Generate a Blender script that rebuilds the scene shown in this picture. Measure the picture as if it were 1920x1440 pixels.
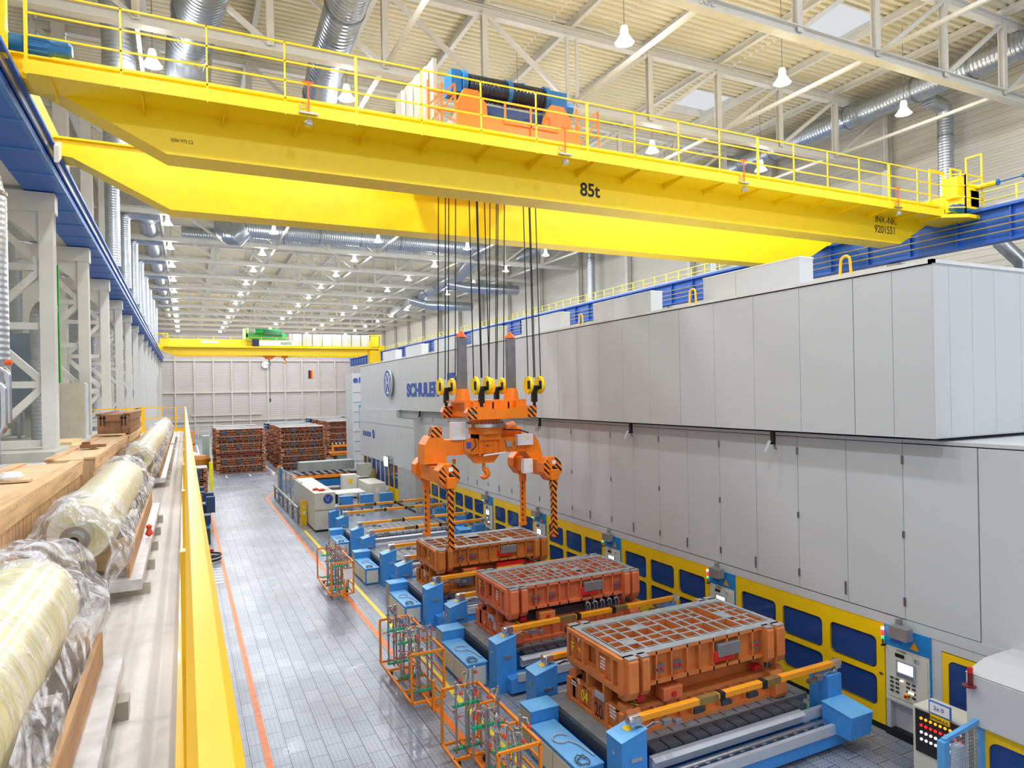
import bpy, bmesh, math, random
from mathutils import Vector, Matrix
random.seed(7)
SC = bpy.context.scene
COL = SC.collection
for o in list(bpy.data.objects): bpy.data.objects.remove(o)
PI = math.pi

# ---------------------------------------------------------------- camera
CAM_H = 6.3
FOC = 1261.0
YAW = math.atan(614.1 / FOC)
ROLL = math.radians(1.1)
cam_d = bpy.data.cameras.new('camera')
cam = bpy.data.objects.new('camera', cam_d)
COL.objects.link(cam)
cam_d.sensor_fit = 'HORIZONTAL'
cam_d.sensor_width = 36.0
cam_d.lens = FOC / 1920 * 36.0
cam_d.shift_y = (735.2 - 720) / 1920
cam_d.clip_start = 0.05
cam_d.clip_end = 500
s_, c_ = math.sin(YAW), math.cos(YAW)
Ux = Vector((math.cos(ROLL) * c_, -math.cos(ROLL) * s_, -math.sin(ROLL)))
Uy = Vector((math.sin(ROLL) * c_, -math.sin(ROLL) * s_, math.cos(ROLL)))
Fw = Vector((s_, c_, 0))
M = Matrix((Ux, Uy, -Fw)).transposed().to_4x4()
M.translation = Vector((0, 0, CAM_H))
cam.matrix_world = M
SC.camera = cam

# ---------------------------------------------------------------- world, view
SC.view_settings.view_transform = 'Standard'
SC.view_settings.look = 'None'
SC.view_settings.gamma = 1.0
SC.view_settings.use_curve_mapping = False
SC.view_settings.exposure = 0.25
W = bpy.data.worlds.new('world')
SC.world = W
W.use_nodes = True
bg = W.node_tree.nodes['Background']
bg.inputs[0].default_value = (0.92, 0.96, 1.0, 1)
bg.inputs[1].default_value = 0.7
LAMP_W = 560.0
FILL_W = 185.0                       # extra point light added under each lamp to brighten roof and walls

# ---------------------------------------------------------------- materials
def lin(h):
    h = h.lstrip('#')
    out = []
    for i in (0, 2, 4):
        v = int(h[i:i+2], 16) / 255
        out.append(v / 12.92 if v <= 0.04045 else ((v + 0.055) / 1.055) ** 2.4)
    return tuple(out) + (1,)

MATS = {}
def mat(name, col, rough=0.5, metal=0.0, var=0.08, scale=3.0, bump=0.0, bscale=40.0, spec=0.5, coat=0.0):
    if name in MATS: return MATS[name]
    m = bpy.data.materials.new(name); m.use_nodes = True
    nt = m.node_tree; N = nt.nodes; L = nt.links
    b = N['Principled BSDF']
    b.inputs['Roughness'].default_value = rough
    b.inputs['Metallic'].default_value = metal
    b.inputs['Specular IOR Level'].default_value = spec
    b.inputs['Coat Weight'].default_value = coat
    c = lin(col)
    tc = N.new('ShaderNodeTexCoord')
    nz = N.new('ShaderNodeTexNoise'); nz.inputs['Scale'].default_value = scale; nz.inputs['Detail'].default_value = 4
    L.new(tc.outputs['Object'], nz.inputs['Vector'])
    rp = N.new('ShaderNodeValToRGB')
    rp.color_ramp.elements[0].position = 0.3; rp.color_ramp.elements[1].position = 0.7
    rp.color_ramp.elements[0].color = tuple(x * (1 - var) for x in c[:3]) + (1,)
    rp.color_ramp.elements[1].color = tuple(min(1, x * (1 + var)) for x in c[:3]) + (1,)
    L.new(nz.outputs['Fac'], rp.inputs['Fac']); L.new(rp.outputs['Color'], b.inputs['Base Color'])
    if bump:
        n2 = N.new('ShaderNodeTexNoise'); n2.inputs['Scale'].default_value = bscale
        L.new(tc.outputs['Object'], n2.inputs['Vector'])
        bp = N.new('ShaderNodeBump'); bp.inputs['Strength'].default_value = bump; bp.inputs['Distance'].default_value = 0.02
        L.new(n2.outputs['Fac'], bp.inputs['Height']); L.new(bp.outputs['Normal'], b.inputs['Normal'])
    MATS[name] = m
    return m

def emis(name, col, strength):
    if name in MATS: return MATS[name]
    m = bpy.data.materials.new(name); m.use_nodes = True
    b = m.node_tree.nodes['Principled BSDF']
    b.inputs['Base Color'].default_value = lin(col)
    b.inputs['Emission Color'].default_value = lin(col)
    b.inputs['Emission Strength'].default_value = strength
    MATS[name] = m
    return m

def stripes(name, c1, c2, width=0.12, d=(1, 1, 1), rough=0.45):
    """diagonal two-colour warning paint"""
    if name in MATS: return MATS[name]
    m = mat(name, c1, rough)
    nt = m.node_tree; N = nt.nodes; L = nt.links; b = N['Principled BSDF']
    tc = N.new('ShaderNodeTexCoord')
    dt = N.new('ShaderNodeVectorMath'); dt.operation = 'DOT_PRODUCT'
    L.new(tc.outputs['Object'], dt.inputs[0]); dt.inputs[1].default_value = d
    md = N.new('ShaderNodeMath'); md.operation = 'PINGPONG'; md.inputs[1].default_value = width
    L.new(dt.outputs['Value'], md.inputs[0])
    gt = N.new('ShaderNodeMath'); gt.operation = 'GREATER_THAN'; gt.inputs[1].default_value = width * 0.55
    L.new(md.outputs[0], gt.inputs[0])
    mx = N.new('ShaderNodeMix'); mx.data_type = 'RGBA'
    L.new(gt.outputs[0], mx.inputs['Factor'])
    mx.inputs['A'].default_value = lin(c1); mx.inputs['B'].default_value = lin(c2)
    L.new(mx.outputs['Result'], b.inputs['Base Color'])
    return m

def ribbed(name, col, axis, period, rough=0.3, metal=0.9, strength=0.5, var=0.05):
    """rings or ribs repeated along one object axis (0 x, 1 y, 2 z)"""
    if name in MATS: return MATS[name]
    m = mat(name, col, rough, metal, var)
    nt = m.node_tree; N = nt.nodes; L = nt.links; b = N['Principled BSDF']
    tc = N.new('ShaderNodeTexCoord'); sp = N.new('ShaderNodeSeparateXYZ')
    L.new(tc.outputs['Object'], sp.inputs[0])
    mu = N.new('ShaderNodeMath'); mu.operation = 'MULTIPLY'; mu.inputs[1].default_value = 2 * PI / period
    L.new(sp.outputs[axis], mu.inputs[0])
    sn = N.new('ShaderNodeMath'); sn.operation = 'SINE'; L.new(mu.outputs[0], sn.inputs[0])
    pw = N.new('ShaderNodeMath'); pw.operation = 'GREATER_THAN'; pw.inputs[1].default_value = 0.75
    L.new(sn.outputs[0], pw.inputs[0])
    bp = N.new('ShaderNodeBump'); bp.inputs['Strength'].default_value = strength; bp.inputs['Distance'].default_value = 0.02
    L.new(sn.outputs[0], bp.inputs['Height']); L.new(bp.outputs['Normal'], b.inputs['Normal'])
    return m

# ---------------------------------------------------------------- mesh builder
class MB:
    def __init__(s): s.v = []; s.f = []
    def add(s, vs, fs):
        n = len(s.v); s.v += [tuple(v) for v in vs]; s.f += [tuple(i + n for i in f) for f in fs]; return s
    def box(s, x0, x1, y0, y1, z0, z1):
        return s.add([(x0,y0,z0),(x1,y0,z0),(x1,y1,z0),(x0,y1,z0),(x0,y0,z1),(x1,y0,z1),(x1,y1,z1),(x0,y1,z1)],
                     [(0,3,2,1),(4,5,6,7),(0,1,5,4),(1,2,6,5),(2,3,7,6),(3,0,4,7)])
    def cbox(s, c, d): return s.box(c[0]-d[0]/2, c[0]+d[0]/2, c[1]-d[1]/2, c[1]+d[1]/2, c[2]-d[2]/2, c[2]+d[2]/2)
    def beam(s, p, q, w, h, up=(0, 0, 1)):
        p = Vector(p); q = Vector(q); t = (q - p).normalized(); u = Vector(up)
        if abs(t.dot(u)) > 0.98: u = Vector((0, 1, 0)) if abs(t.y) < 0.9 else Vector((1, 0, 0))
        a = t.cross(u).normalized(); b = a.cross(t).normalized()
        a *= w / 2; b *= h / 2
        vs = [p-a-b, p+a-b, p+a+b, p-a+b, q-a-b, q+a-b, q+a+b, q-a+b]
        return s.add(vs, [(0,3,2,1),(4,5,6,7),(0,1,5,4),(1,2,6,5),(2,3,7,6),(3,0,4,7)])
    def ibeam(s, p, q, w, h, t=0.03, up=(0, 0, 1)):
        p = Vector(p); q = Vector(q); d = (q - p).normalized(); u = Vector(up)
        if abs(d.dot(u)) > 0.98: u = Vector((0, 1, 0)) if abs(d.y) < 0.9 else Vector((1, 0, 0))
        a = d.cross(u).normalized(); b = a.cross(d).normalized()
        o = b * (h / 2 - t / 2)
        s.beam(p + o, q + o, w, t, u); s.beam(p - o, q - o, w, t, u)
        return s.beam(p, q, t, h - 2 * t, u)
    def tube(s, pts, r, n=10, cap=True, r2=None):
        pts = [Vector(p) for p in pts]; k = len(pts)
        rs = r if isinstance(r, (list, tuple)) else [r + ((r2 - r) * i / (k - 1) if r2 is not None else 0) for i in range(k)]
        vs = []; ref = None
        for i, p in enumerate(pts):
            t = ((pts[i+1] - p) if i == 0 else (p - pts[i-1]) if i == k-1 else (pts[i+1] - pts[i-1]))
            if t.length < 1e-9: t = Vector((0, 0, 1))
            t.normalize()
            if ref is None: ref = Vector((0, 0, 1)) if abs(t.z) < 0.9 else Vector((1, 0, 0))
            a = ref - t * ref.dot(t)
            if a.length < 1e-4: a = Vector((1, 0, 0)) - t * t.x
            a.normalize(); b = t.cross(a); ref = a
            for j in range(n):
                an = 2 * PI * j / n
                vs.append(p + (a * math.cos(an) + b * math.sin(an)) * rs[i])
        fs = []
        for i in range(k - 1):
            for j in range(n):
                j2 = (j + 1) % n
                fs.append((i*n+j, i*n+j2, (i+1)*n+j2, (i+1)*n+j))
        if cap:
            fs.append(tuple(range(n-1, -1, -1))); fs.append(tuple((k-1)*n + j for j in range(n)))
        return s.add(vs, fs)
    def prism(s, poly, axis, a, b):
        """poly: 2D points in the plane of the two other axes (x,y order kept); extruded along axis from a to b"""
        n = len(poly)
        def P(p, h):
            if axis == 0: return (h, p[0], p[1])
            if axis == 1: return (p[0], h, p[1])
            return (p[0], p[1], h)
        vs = [P(p, a) for p in poly] + [P(p, b) for p in poly]
        fs = [tuple(range(n))[::-1], tuple(range(n, 2*n))] + [(i, (i+1) % n, n + (i+1) % n, n + i) for i in range(n)]
        return s.add(vs, fs)
    def frame(s, plane, at, th, u0, u1, v0, v1, w):
        """rectangular frame of bar width w; plane 'x' (u=y,v=z) or 'y' (u=x,v=z)"""
        def bx(a, b, c, d):
            if plane == 'x': s.box(at, at + th, a, b, c, d)
            else: s.box(a, b, at, at + th, c, d)
        bx(u0, u1, v0, v0 + w); bx(u0, u1, v1 - w, v1); bx(u0, u0 + w, v0 + w, v1 - w); bx(u1 - w, u1, v0 + w, v1 - w)
        return s
    def lathe(s, prof, c=(0, 0, 0), axis=2, n=20):
        """prof: list of (radius, height)"""
        vs = []; k = len(prof)
        for r, h in prof:
            for j in range(n):
                a = 2 * PI * j / n; p, q = r * math.cos(a), r * math.sin(a)
                v = (p, q, h) if axis == 2 else (h, p, q) if axis == 0 else (q, h, p)
                vs.append((v[0] + c[0], v[1] + c[1], v[2] + c[2]))
        fs = [(i*n+j, i*n+(j+1) % n, (i+1)*n+(j+1) % n, (i+1)*n+j) for i in range(k-1) for j in range(n)]
        if prof[0][0] > 1e-6: fs.append(tuple(range(n-1, -1, -1)))
        if prof[-1][0] > 1e-6: fs.append(tuple((k-1)*n + j for j in range(n)))
        return s.add(vs, fs)
    def mesh(s, name, m, smooth=None, bevel=0):
        me = bpy.data.meshes.new(name)
        me.from_pydata(s.v, [], s.f)
        bm = bmesh.new(); bm.from_mesh(me)
        bmesh.ops.recalc_face_normals(bm, faces=bm.faces)
        if bevel:
            ed = [e for e in bm.edges if len(e.link_faces) == 2 and e.calc_face_angle(0) > 0.7]
            bmesh.ops.bevel(bm, geom=ed, offset=bevel, segments=1, affect='EDGES')
        bm.to_mesh(me); bm.free()
        if smooth is not None:
            for p in me.polygons: p.use_smooth = True
            try: me.set_sharp_from_angle(angle=math.radians(smooth))
            except Exception: pass
        me.materials.append(m)
        return me

def obj(name, mb, m, parent=None, smooth=None, bevel=0, loc=None):
    me = mb.mesh(name, m, smooth, bevel) if isinstance(mb, MB) else mb
    o = bpy.data.objects.new(name, me); COL.objects.link(o)
    if parent: o.parent = parent
    if loc: o.location = loc
    return o

def tag(o, label, cat, group=None, kind=None):
    o['label'] = label; o['category'] = cat
    if group: o['group'] = group
    if kind: o['kind'] = kind
    return o

def thing(name, label, cat, loc=(0, 0, 0), rz=0, group=None):
    o = bpy.data.objects.new(name, None); COL.objects.link(o)
    o.empty_display_size = 0.2
    o.location = loc; o.rotation_euler = (0, 0, rz)
    return tag(o, label, cat, group)

def struct(name, mb, m, parent=None, smooth=None, label=None):
    o = obj(name, mb, m, parent, smooth)
    if not parent: o['kind'] = 'structure'
    if label: o['label'] = label
    return o

def kids(o): return [c for c in bpy.data.objects if c.parent == o]
_K = {}
def dup(root, loc, rz=0, label=None, group=None, scale=None):
    if root.name not in _K:
        _K[root.name] = [(c, kids(c)) for c in kids(root)]
    r = root.copy(); COL.objects.link(r); r.location = loc; r.rotation_euler = (0, 0, rz)
    if scale: r.scale = scale
    if label: r['label'] = label
    if group: r['group'] = group
    for ch, gs in _K[root.name]:
        c = ch.copy(); COL.objects.link(c); c.parent = r
        for g in gs:
            d = g.copy(); COL.objects.link(d); d.parent = c
    return r

def text_mesh(txt, size, xdir, updir, origin, m, name, parent=None, extrude=0.004, sx=1.0, bold=0.0, align='LEFT', space=1.0):
    """lettering as a thin mesh; xdir reading direction, updir up; origin is the lower left corner (world or parent space)"""
    cu = bpy.data.curves.new(name, 'FONT'); cu.body = txt; cu.size = size; cu.extrude = extrude; cu.offset = bold
    cu.align_x = align; cu.space_character = space
    tmp = bpy.data.objects.new('tmp_text', cu); COL.objects.link(tmp)
    bpy.context.view_layer.update()
    dg = bpy.context.evaluated_depsgraph_get()
    me = bpy.data.meshes.new_from_object(tmp.evaluated_get(dg))
    bpy.data.objects.remove(tmp)
    x = Vector(xdir).normalized() * sx; u = Vector(updir).normalized(); n = Vector(xdir).normalized().cross(u)
    o = Vector(origin)
    for v in me.vertices:
        p = v.co.copy(); v.co = o + x * p.x + u * p.y + n * (p.z + extrude)
    me.materials.clear(); me.materials.append(m)
    for p in me.polygons: p.material_index = 0
    ob = bpy.data.objects.new(name, me); COL.objects.link(ob)
    if parent: ob.parent = parent
    return ob

def stencil_rows(parent, m, x, y, z, rows, w, pitch, seed=1, nm='stencil_rows', tall=.6):
    """rows of short paint marks for lettering too small to read; they run towards -y on a face that looks to -x"""
    rnd = random.Random(seed); b = MB()
    for r in range(rows):
        yy = y - rnd.uniform(0, .15) * w; end = y - w * rnd.uniform(.8, 1)
        while yy > end:
            k = rnd.uniform(.25, .5) * pitch; b.box(x - .002, x, yy - k, yy, z - r * pitch, z - r * pitch + pitch * tall); yy -= k + .2 * pitch
    return obj(nm, b, m, parent)

ORD = ['nearest', 'second', 'third', 'fourth', 'fifth', 'sixth', 'seventh', 'eighth', 'ninth', 'tenth', 'eleventh', 'twelfth', 'thirteenth', 'fourteenth', 'fifteenth', 'sixteenth', 'seventeenth', 'eighteenth']
def arc(c, r, a0, a1, n, plane='xz'):
    out = []
    for i in range(n + 1):
        a = math.radians(a0 + (a1 - a0) * i / n); p, q = r * math.cos(a), r * math.sin(a)
        if plane == 'xz': out.append((c[0] + p, c[1], c[2] + q))
        elif plane == 'yz': out.append((c[0], c[1] + p, c[2] + q))
        else: out.append((c[0] + p, c[1] + q, c[2]))
    return out

# palette
YEL = mat('crane yellow paint', '#ffd900', 0.42, 0, 0.03)
YEL2 = mat('safety yellow paint', '#f7cb00', 0.4, 0, 0.03)
RAILY = mat('handrail yellow enamel', '#ffc400', 0.32, 0, 0.04, coat=0.1)
PALEY = mat('pale yellow rail paint', '#e8dd4a', 0.45, 0, 0.03)
ORA = mat('lifting gear orange paint', '#f5820f', 0.38, 0, 0.05)
CORA = mat('cart orange paint', '#f08a14', 0.45, 0, 0.06)
BLU = mat('machine blue paint', '#3f8fdc', 0.42, 0, 0.05)
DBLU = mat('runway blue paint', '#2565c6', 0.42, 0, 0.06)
MBLU = mat('motor blue enamel', '#1f6aa5', 0.3, 0, 0.05)
GRY = mat('press light grey paint', '#c8cbce', 0.42, 0, 0.015, 0.4)
GRY2 = mat('cabinet light grey paint', '#d3d2c6', 0.42, 0, 0.03)
WHT = mat('white steel paint', '#dcdcd8', 0.5, 0, 0.03)
TRUS = mat('truss off white paint', '#d3d1c9', 0.5, 0, 0.04)
BLK = mat('black rubber', '#0d0e12', 0.6, 0, 0.1)
DRK = mat('dark gap', '#1b1d22', 0.8, 0, 0.1)
STL = mat('bare steel', '#9a9da3', 0.32, 0.9, 0.12)
CHR = mat('bright fittings', '#c9ccd2', 0.2, 0.9, 0.15)
GALV = ribbed('galvanised spiral duct along y', '#b4bbc4', 1, 0.16, 0.3, 0.85, 0.35)
GALVX = ribbed('galvanised spiral duct along x', '#b4bbc4', 0, 0.16, 0.3, 0.85, 0.35)
GALVZ = ribbed('galvanised spiral duct upright', '#b4bbc4', 2, 0.13, 0.36, 0.8, 0.18)
RED = mat('red enamel', '#d21f1a', 0.4, 0, 0.05)
GRN = mat('green plastic', '#15b383', 0.45, 0, 0.05)
DGRN = mat('green enamel', '#0f8a3c', 0.4, 0, 0.05)
HAZ = stripes('orange black warning stripes', '#f5820f', '#0c0c12', 0.085, (1, 1, 1))
HAZY = stripes('yellow black warning stripes', '#f0c800', '#141414', 0.05, (1, 0.6, 0))
LOGO = mat('logo blue print', '#2f55b0', 0.45, 0, 0.02)
TXT = mat('black lettering', '#101014', 0.5, 0, 0.0)
WTXT = mat('white lettering', '#f0f0ee', 0.5, 0, 0.0)
YTXT = mat('yellow lettering', '#f2e21c', 0.5, 0, 0.0)
# ================================================================ the hall
BAY = 7.4
TY = [14.85 + BAY * k for k in range(16)]           # truss lines
YB = 127.0                                           # far wall
XR = 32.2                                            # right wall
XL = -12.0                                           # left wall of the side bay
ZC = 17.3                                            # bottom chord
ZD = 20.6                                            # roof deck

# floor of steel plates
def floor_mat():
    m = bpy.data.materials.new('steel plate floor'); m.use_nodes = True
    nt = m.node_tree; N = nt.nodes; L = nt.links; b = N['Principled BSDF']
    tc = N.new('ShaderNodeTexCoord')
    mp = N.new('ShaderNodeMapping'); mp.inputs['Rotation'].default_value = (0, 0, PI / 2)
    L.new(tc.outputs['Object'], mp.inputs['Vector'])
    br = N.new('ShaderNodeTexBrick')
    br.inputs['Scale'].default_value = 1.0
    br.inputs['Brick Width'].default_value = 0.62; br.inputs['Row Height'].default_value = 0.31
    br.inputs['Mortar Size'].default_value = 0.006; br.inputs['Mortar Smooth'].default_value = 0.1
    br.inputs['Color1'].default_value = lin('#a1a9b9'); br.inputs['Color2'].default_value = lin('#b0b7c6')
    br.inputs['Mortar'].default_value = lin('#3a3f48')
    L.new(mp.outputs['Vector'], br.inputs['Vector'])
    nz = N.new('ShaderNodeTexNoise'); nz.inputs['Scale'].default_value = 0.35; nz.inputs['Detail'].default_value = 6
    L.new(tc.outputs['Object'], nz.inputs['Vector'])
    rp = N.new('ShaderNodeValToRGB'); rp.color_ramp.elements[0].position = 0.35; rp.color_ramp.elements[1].position = 0.7
    rp.color_ramp.elements[0].color = (0.62, 0.62, 0.62, 1); rp.color_ramp.elements[1].color = (1.05, 1.05, 1.05, 1)
    L.new(nz.outputs['Fac'], rp.inputs['Fac'])
    mx = N.new('ShaderNodeMix'); mx.data_type = 'RGBA'; mx.blend_type = 'MULTIPLY'; mx.inputs['Factor'].default_value = 1
    L.new(br.outputs['Color'], mx.inputs['A']); L.new(rp.outputs['Color'], mx.inputs['B'])
    # rows of punched dots
    sc = N.new('ShaderNodeVectorMath'); sc.operation = 'SCALE'; sc.inputs['Scale'].default_value = 1 / 0.078
    L.new(tc.outputs['Object'], sc.inputs[0])
    fr = N.new('ShaderNodeVectorMath'); fr.operation = 'FRACTION'; L.new(sc.outputs[0], fr.inputs[0])
    sb = N.new('ShaderNodeVectorMath'); sb.operation = 'SUBTRACT'; sb.inputs[1].default_value = (0.5, 0.5, 0)
    L.new(fr.outputs[0], sb.inputs[0])
    sp = N.new('ShaderNodeSeparateXYZ'); L.new(sb.outputs[0], sp.inputs[0])
    cb = N.new('ShaderNodeCombineXYZ'); L.new(sp.outputs[0], cb.inputs[0]); L.new(sp.outputs[1], cb.inputs[1])
    ln = N.new('ShaderNodeVectorMath'); ln.operation = 'LENGTH'; L.new(cb.outputs[0], ln.inputs[0])
    lt = N.new('ShaderNodeMath'); lt.operation = 'LESS_THAN'; lt.inputs[1].default_value = 0.13
    L.new(ln.outputs['Value'], lt.inputs[0])
    m2 = N.new('ShaderNodeMix'); m2.data_type = 'RGBA'
    L.new(lt.outputs[0], m2.inputs['Factor']); L.new(mx.outputs['Result'], m2.inputs['A'])
    m2.inputs['B'].default_value = lin('#4a505a')
    L.new(m2.outputs['Result'], b.inputs['Base Color'])
    b.inputs['Metallic'].default_value = 0.2
    b.inputs['Specular IOR Level'].default_value = 0.4
    r2 = N.new('ShaderNodeMapRange'); r2.inputs['From Min'].default_value = 0.3; r2.inputs['From Max'].default_value = 0.7
    r2.inputs['To Min'].default_value = 0.26; r2.inputs['To Max'].default_value = 0.38
    n3 = N.new('ShaderNodeTexNoise'); n3.inputs['Scale'].default_value = 1.7; n3.inputs['Detail'].default_value = 5
    L.new(tc.outputs['Object'], n3.inputs['Vector']); L.new(n3.outputs['Fac'], r2.inputs['Value'])
    L.new(r2.outputs['Result'], b.inputs['Roughness'])
    bp = N.new('ShaderNodeBump'); bp.inputs['Strength'].default_value = 0.06; bp.inputs['Distance'].default_value = 0.01
    bp.invert = True
    L.new(br.outputs['Fac'], bp.inputs['Height'])
    L.new(bp.outputs['Normal'], b.inputs['Normal'])
    return m
struct('floor', MB().add([(-30, -15, 0), (60, -15, 0), (60, YB, 0), (-30, YB, 0)], [(0, 1, 2, 3)]), floor_mat())

# painted floor lines (trim)
def line(n, pts, w, m, z=0.004):
    b = MB()
    for (x0, y0), (x1, y1) in zip(pts, pts[1:]):
        d = Vector((x1 - x0, y1 - y0, 0)).normalized(); a = Vector((-d.y, d.x, 0)) * w / 2
        p, q = Vector((x0, y0, z)), Vector((x1, y1, z))
        b.add([p - a, q - a, q + a, p + a], [(0, 1, 2, 3)])
    return struct('trim_%d' % n, b, m)
LORA = mat('orange floor paint', '#f07a1e', 0.4, 0, 0.22, 6)
LYEL = mat('yellow floor paint', '#f2dc14', 0.4, 0, 0.06, 6)
LWHT = mat('white floor paint', '#e6e8ea', 0.5, 0, 0.12, 6)
line(1, [(1.2, -10), (1.2, 48)], 0.12, LORA)
line(2, [(4.45, -2), (4.45, 44.2), (6.2, 50)], 0.13, LORA)
line(3, [(5.0, -2), (4.95, 32.6), (7.2, 33.4)], 0.12, LYEL)
line(4, [(1.35, 60), (1.35, 100)], 0.16, LWHT)
line(5, [(6.55, 58), (6.55, 100)], 0.14, LWHT)
line(6, [(11.8, 61), (11.8, 100)], 0.14, LWHT)
for i in range(6):
    x = 2.9 + 1.75 * i
    line(7 + i, [(x, 57.2), (x, 59.0)], 0.1, LWHT, 0.004)
for i in range(6):
    line(14 + i, [(0.75, 25.0 + 0.42 * i), (1.12, 25.0 + 0.42 * i)], 0.14, LWHT, 0.005)

# walls: trapezoid sheet
def siding(name, col, axis, period, rough=0.5):
    m = mat(name, col, rough, 0, 0.03, 0.5)
    nt = m.node_tree; N = nt.nodes; L = nt.links; b = N['Principled BSDF']
    tc = N.new('ShaderNodeTexCoord'); sp = N.new('ShaderNodeSeparateXYZ'); L.new(tc.outputs['Object'], sp.inputs[0])
    mu = N.new('ShaderNodeMath'); mu.operation = 'MULTIPLY'; mu.inputs[1].default_value = 2 * PI / period
    L.new(sp.outputs[axis], mu.inputs[0])
    sn = N.new('ShaderNodeMath'); sn.operation = 'SINE'; L.new(mu.outputs[0], sn.inputs[0])
    cl = N.new('ShaderNodeMath'); cl.operation = 'MULTIPLY'; cl.inputs[1].default_value = 2.5; cl.use_clamp = True
    L.new(sn.outputs[0], cl.inputs[0])
    bp = N.new('ShaderNodeBump'); bp.inputs['Strength'].default_value = 0.6; bp.inputs['Distance'].default_value = 0.04
    L.new(cl.outputs[0], bp.inputs['Height']); L.new(bp.outputs['Normal'], b.inputs['Normal'])
    return m
SIDE = siding('wall sheeting', '#cfccbf', 2, 0.3)
SIDEB = siding('far wall sheeting', '#c9c4c5', 2, 0.33)
struct('wall_right', MB().box(XR + 0.3, XR + 0.5, 2, YB, 0, ZD + 0.4), SIDE)
struct('wall_back', MB().box(XL, XR + 0.5, YB, YB + 0.3, 0, ZD + 0.4), SIDEB)
struct('wall_left', MB().box(XL - 0.3, XL, 8, YB, 0, ZD + 0.4), siding('side bay sheeting', '#cbc6b4', 1, 0.4))
# mullions and girts of the far wall
b = MB()
for i in range(11): b.box(-4.45 + 2.95 * i, -4.2 + 2.95 * i, YB - 0.3, YB, 0, 17)
for z in (7.1, 12.6, 2.2): b.box(-6, XR, YB - 0.34, YB - 0.02, z, z + 0.28)
b.box(1.0, 12.2, YB - 0.4, YB - 0.1, 3.2, 3.5)
struct('trim_20', b, mat('far wall post paint', '#d2cdc8', 0.5))
# columns of the right wall
b = MB()
for y in TY[:]:
    b.ibeam((XR + 0.02, y, 0), (XR + 0.02, y, ZD - 0.3), 0.34, 0.36, 0.03, (1, 0, 0))
struct('trim_21', b, TRUS)

# roof deck, real trapezoids running across the hall, with skylight openings
SKY = []
for y0 in (17.1, 24.9): SKY.append((22.2, 25.0, y0, y0 + 2.4))
for y0 in (36, 50.5, 65.0, 79.8, 94.5, 109.5):
    SKY.append((22.2, 25.0, y0, y0 + 2.4)); SKY.append((3.1, 5.6, y0 + 1, y0 + 3.4)); SKY.append((13, 15.4, y0 + 8, y0 + 10.2))
def deck_strip(b, x0, x1, y0, y1):
    per = 0.31; n = max(1, int(round((y1 - y0) / per))); per = (y1 - y0) / n
    prof = []
    for i in range(n):
        y = y0 + i * per
        prof += [(y, ZD), (y + per * .42, ZD), (y + per * .52, ZD + 0.09), (y + per * .9, ZD + 0.09)]
    prof.append((y1, ZD))
    vs = [(x0, y, z) for y, z in prof] + [(x1, y, z) for y, z in prof]; k = len(prof)
    b.add(vs, [(i, i + 1, k + i + 1, k + i) for i in range(k - 1)])
b = MB()
xs = [XL, 3.1, 5.6, 13, 15.4, 22.2, 25.0, XR + 0.5]
Y0D = 6.0
for i in range(7):
    if i % 2 == 0: deck_strip(b, xs[i], xs[i+1], Y0D, YB)
    else:
        holes = sorted([(s[2], s[3]) for s in SKY if s[0] == xs[i]])
        y = Y0D
        for h0, h1 in holes:
            deck_strip(b, xs[i], xs[i+1], y, h0); y = h1
        deck_strip(b, xs[i], xs[i+1], y, YB)
struct('ceiling', b, mat('roof deck cream', '#dcd3b8', 0.5, 0, 0.03, 0.5))
GLS = bpy.data.materials.new('skylight pane'); GLS.use_nodes = True
nt = GLS.node_tree; nt.nodes.remove(nt.nodes['Principled BSDF'])
tr = nt.nodes.new('ShaderNodeBsdfTransparent'); gl = nt.nodes.new('ShaderNodeBsdfGlossy'); gl.inputs['Roughness'].default_value = 0.1
mx = nt.nodes.new('ShaderNodeMixShader'); mx.inputs[0].default_value = 0.06
nt.links.new(tr.outputs[0], mx.inputs[1]); nt.links.new(gl.outputs[0], mx.inputs[2])
nt.links.new(mx.outputs[0], nt.nodes['Material Output'].inputs['Surface'])
for i, (x0, x1, y0, y1) in enumerate(SKY):
    w = struct('window_%d' % (i + 1), MB().box(x0, x1, y0, y1, ZD + 0.28, ZD + 0.30), GLS)
    obj('window_frame', MB().box(x0 - .08, x0, y0 - .08, y1 + .08, ZD - .04, ZD + .36).box(x1, x1 + .08, y0 - .08, y1 + .08, ZD - .04, ZD + .36)
        .box(x0, x1, y0 - .08, y0, ZD - .04, ZD + .36).box(x0, x1, y1, y1 + .08, ZD - .04, ZD + .36), TRUS, w)

# purlins under the deck
NX = [-1.08 + 3.69 * k for k in range(-1, 10)]
b = MB()
for x in NX: b.ibeam((x, Y0D, ZD - 0.16), (x, YB, ZD - 0.16), 0.18, 0.3, 0.025)
struct('trim_22', b, TRUS)
# longitudinal ties at bottom chord level
b = MB()
for x in NX[1::2]: b.beam((x, Y0D, ZC + 0.1), (x, YB, ZC + 0.1), 0.12, 0.12)
struct('trim_23', b, TRUS)

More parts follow.
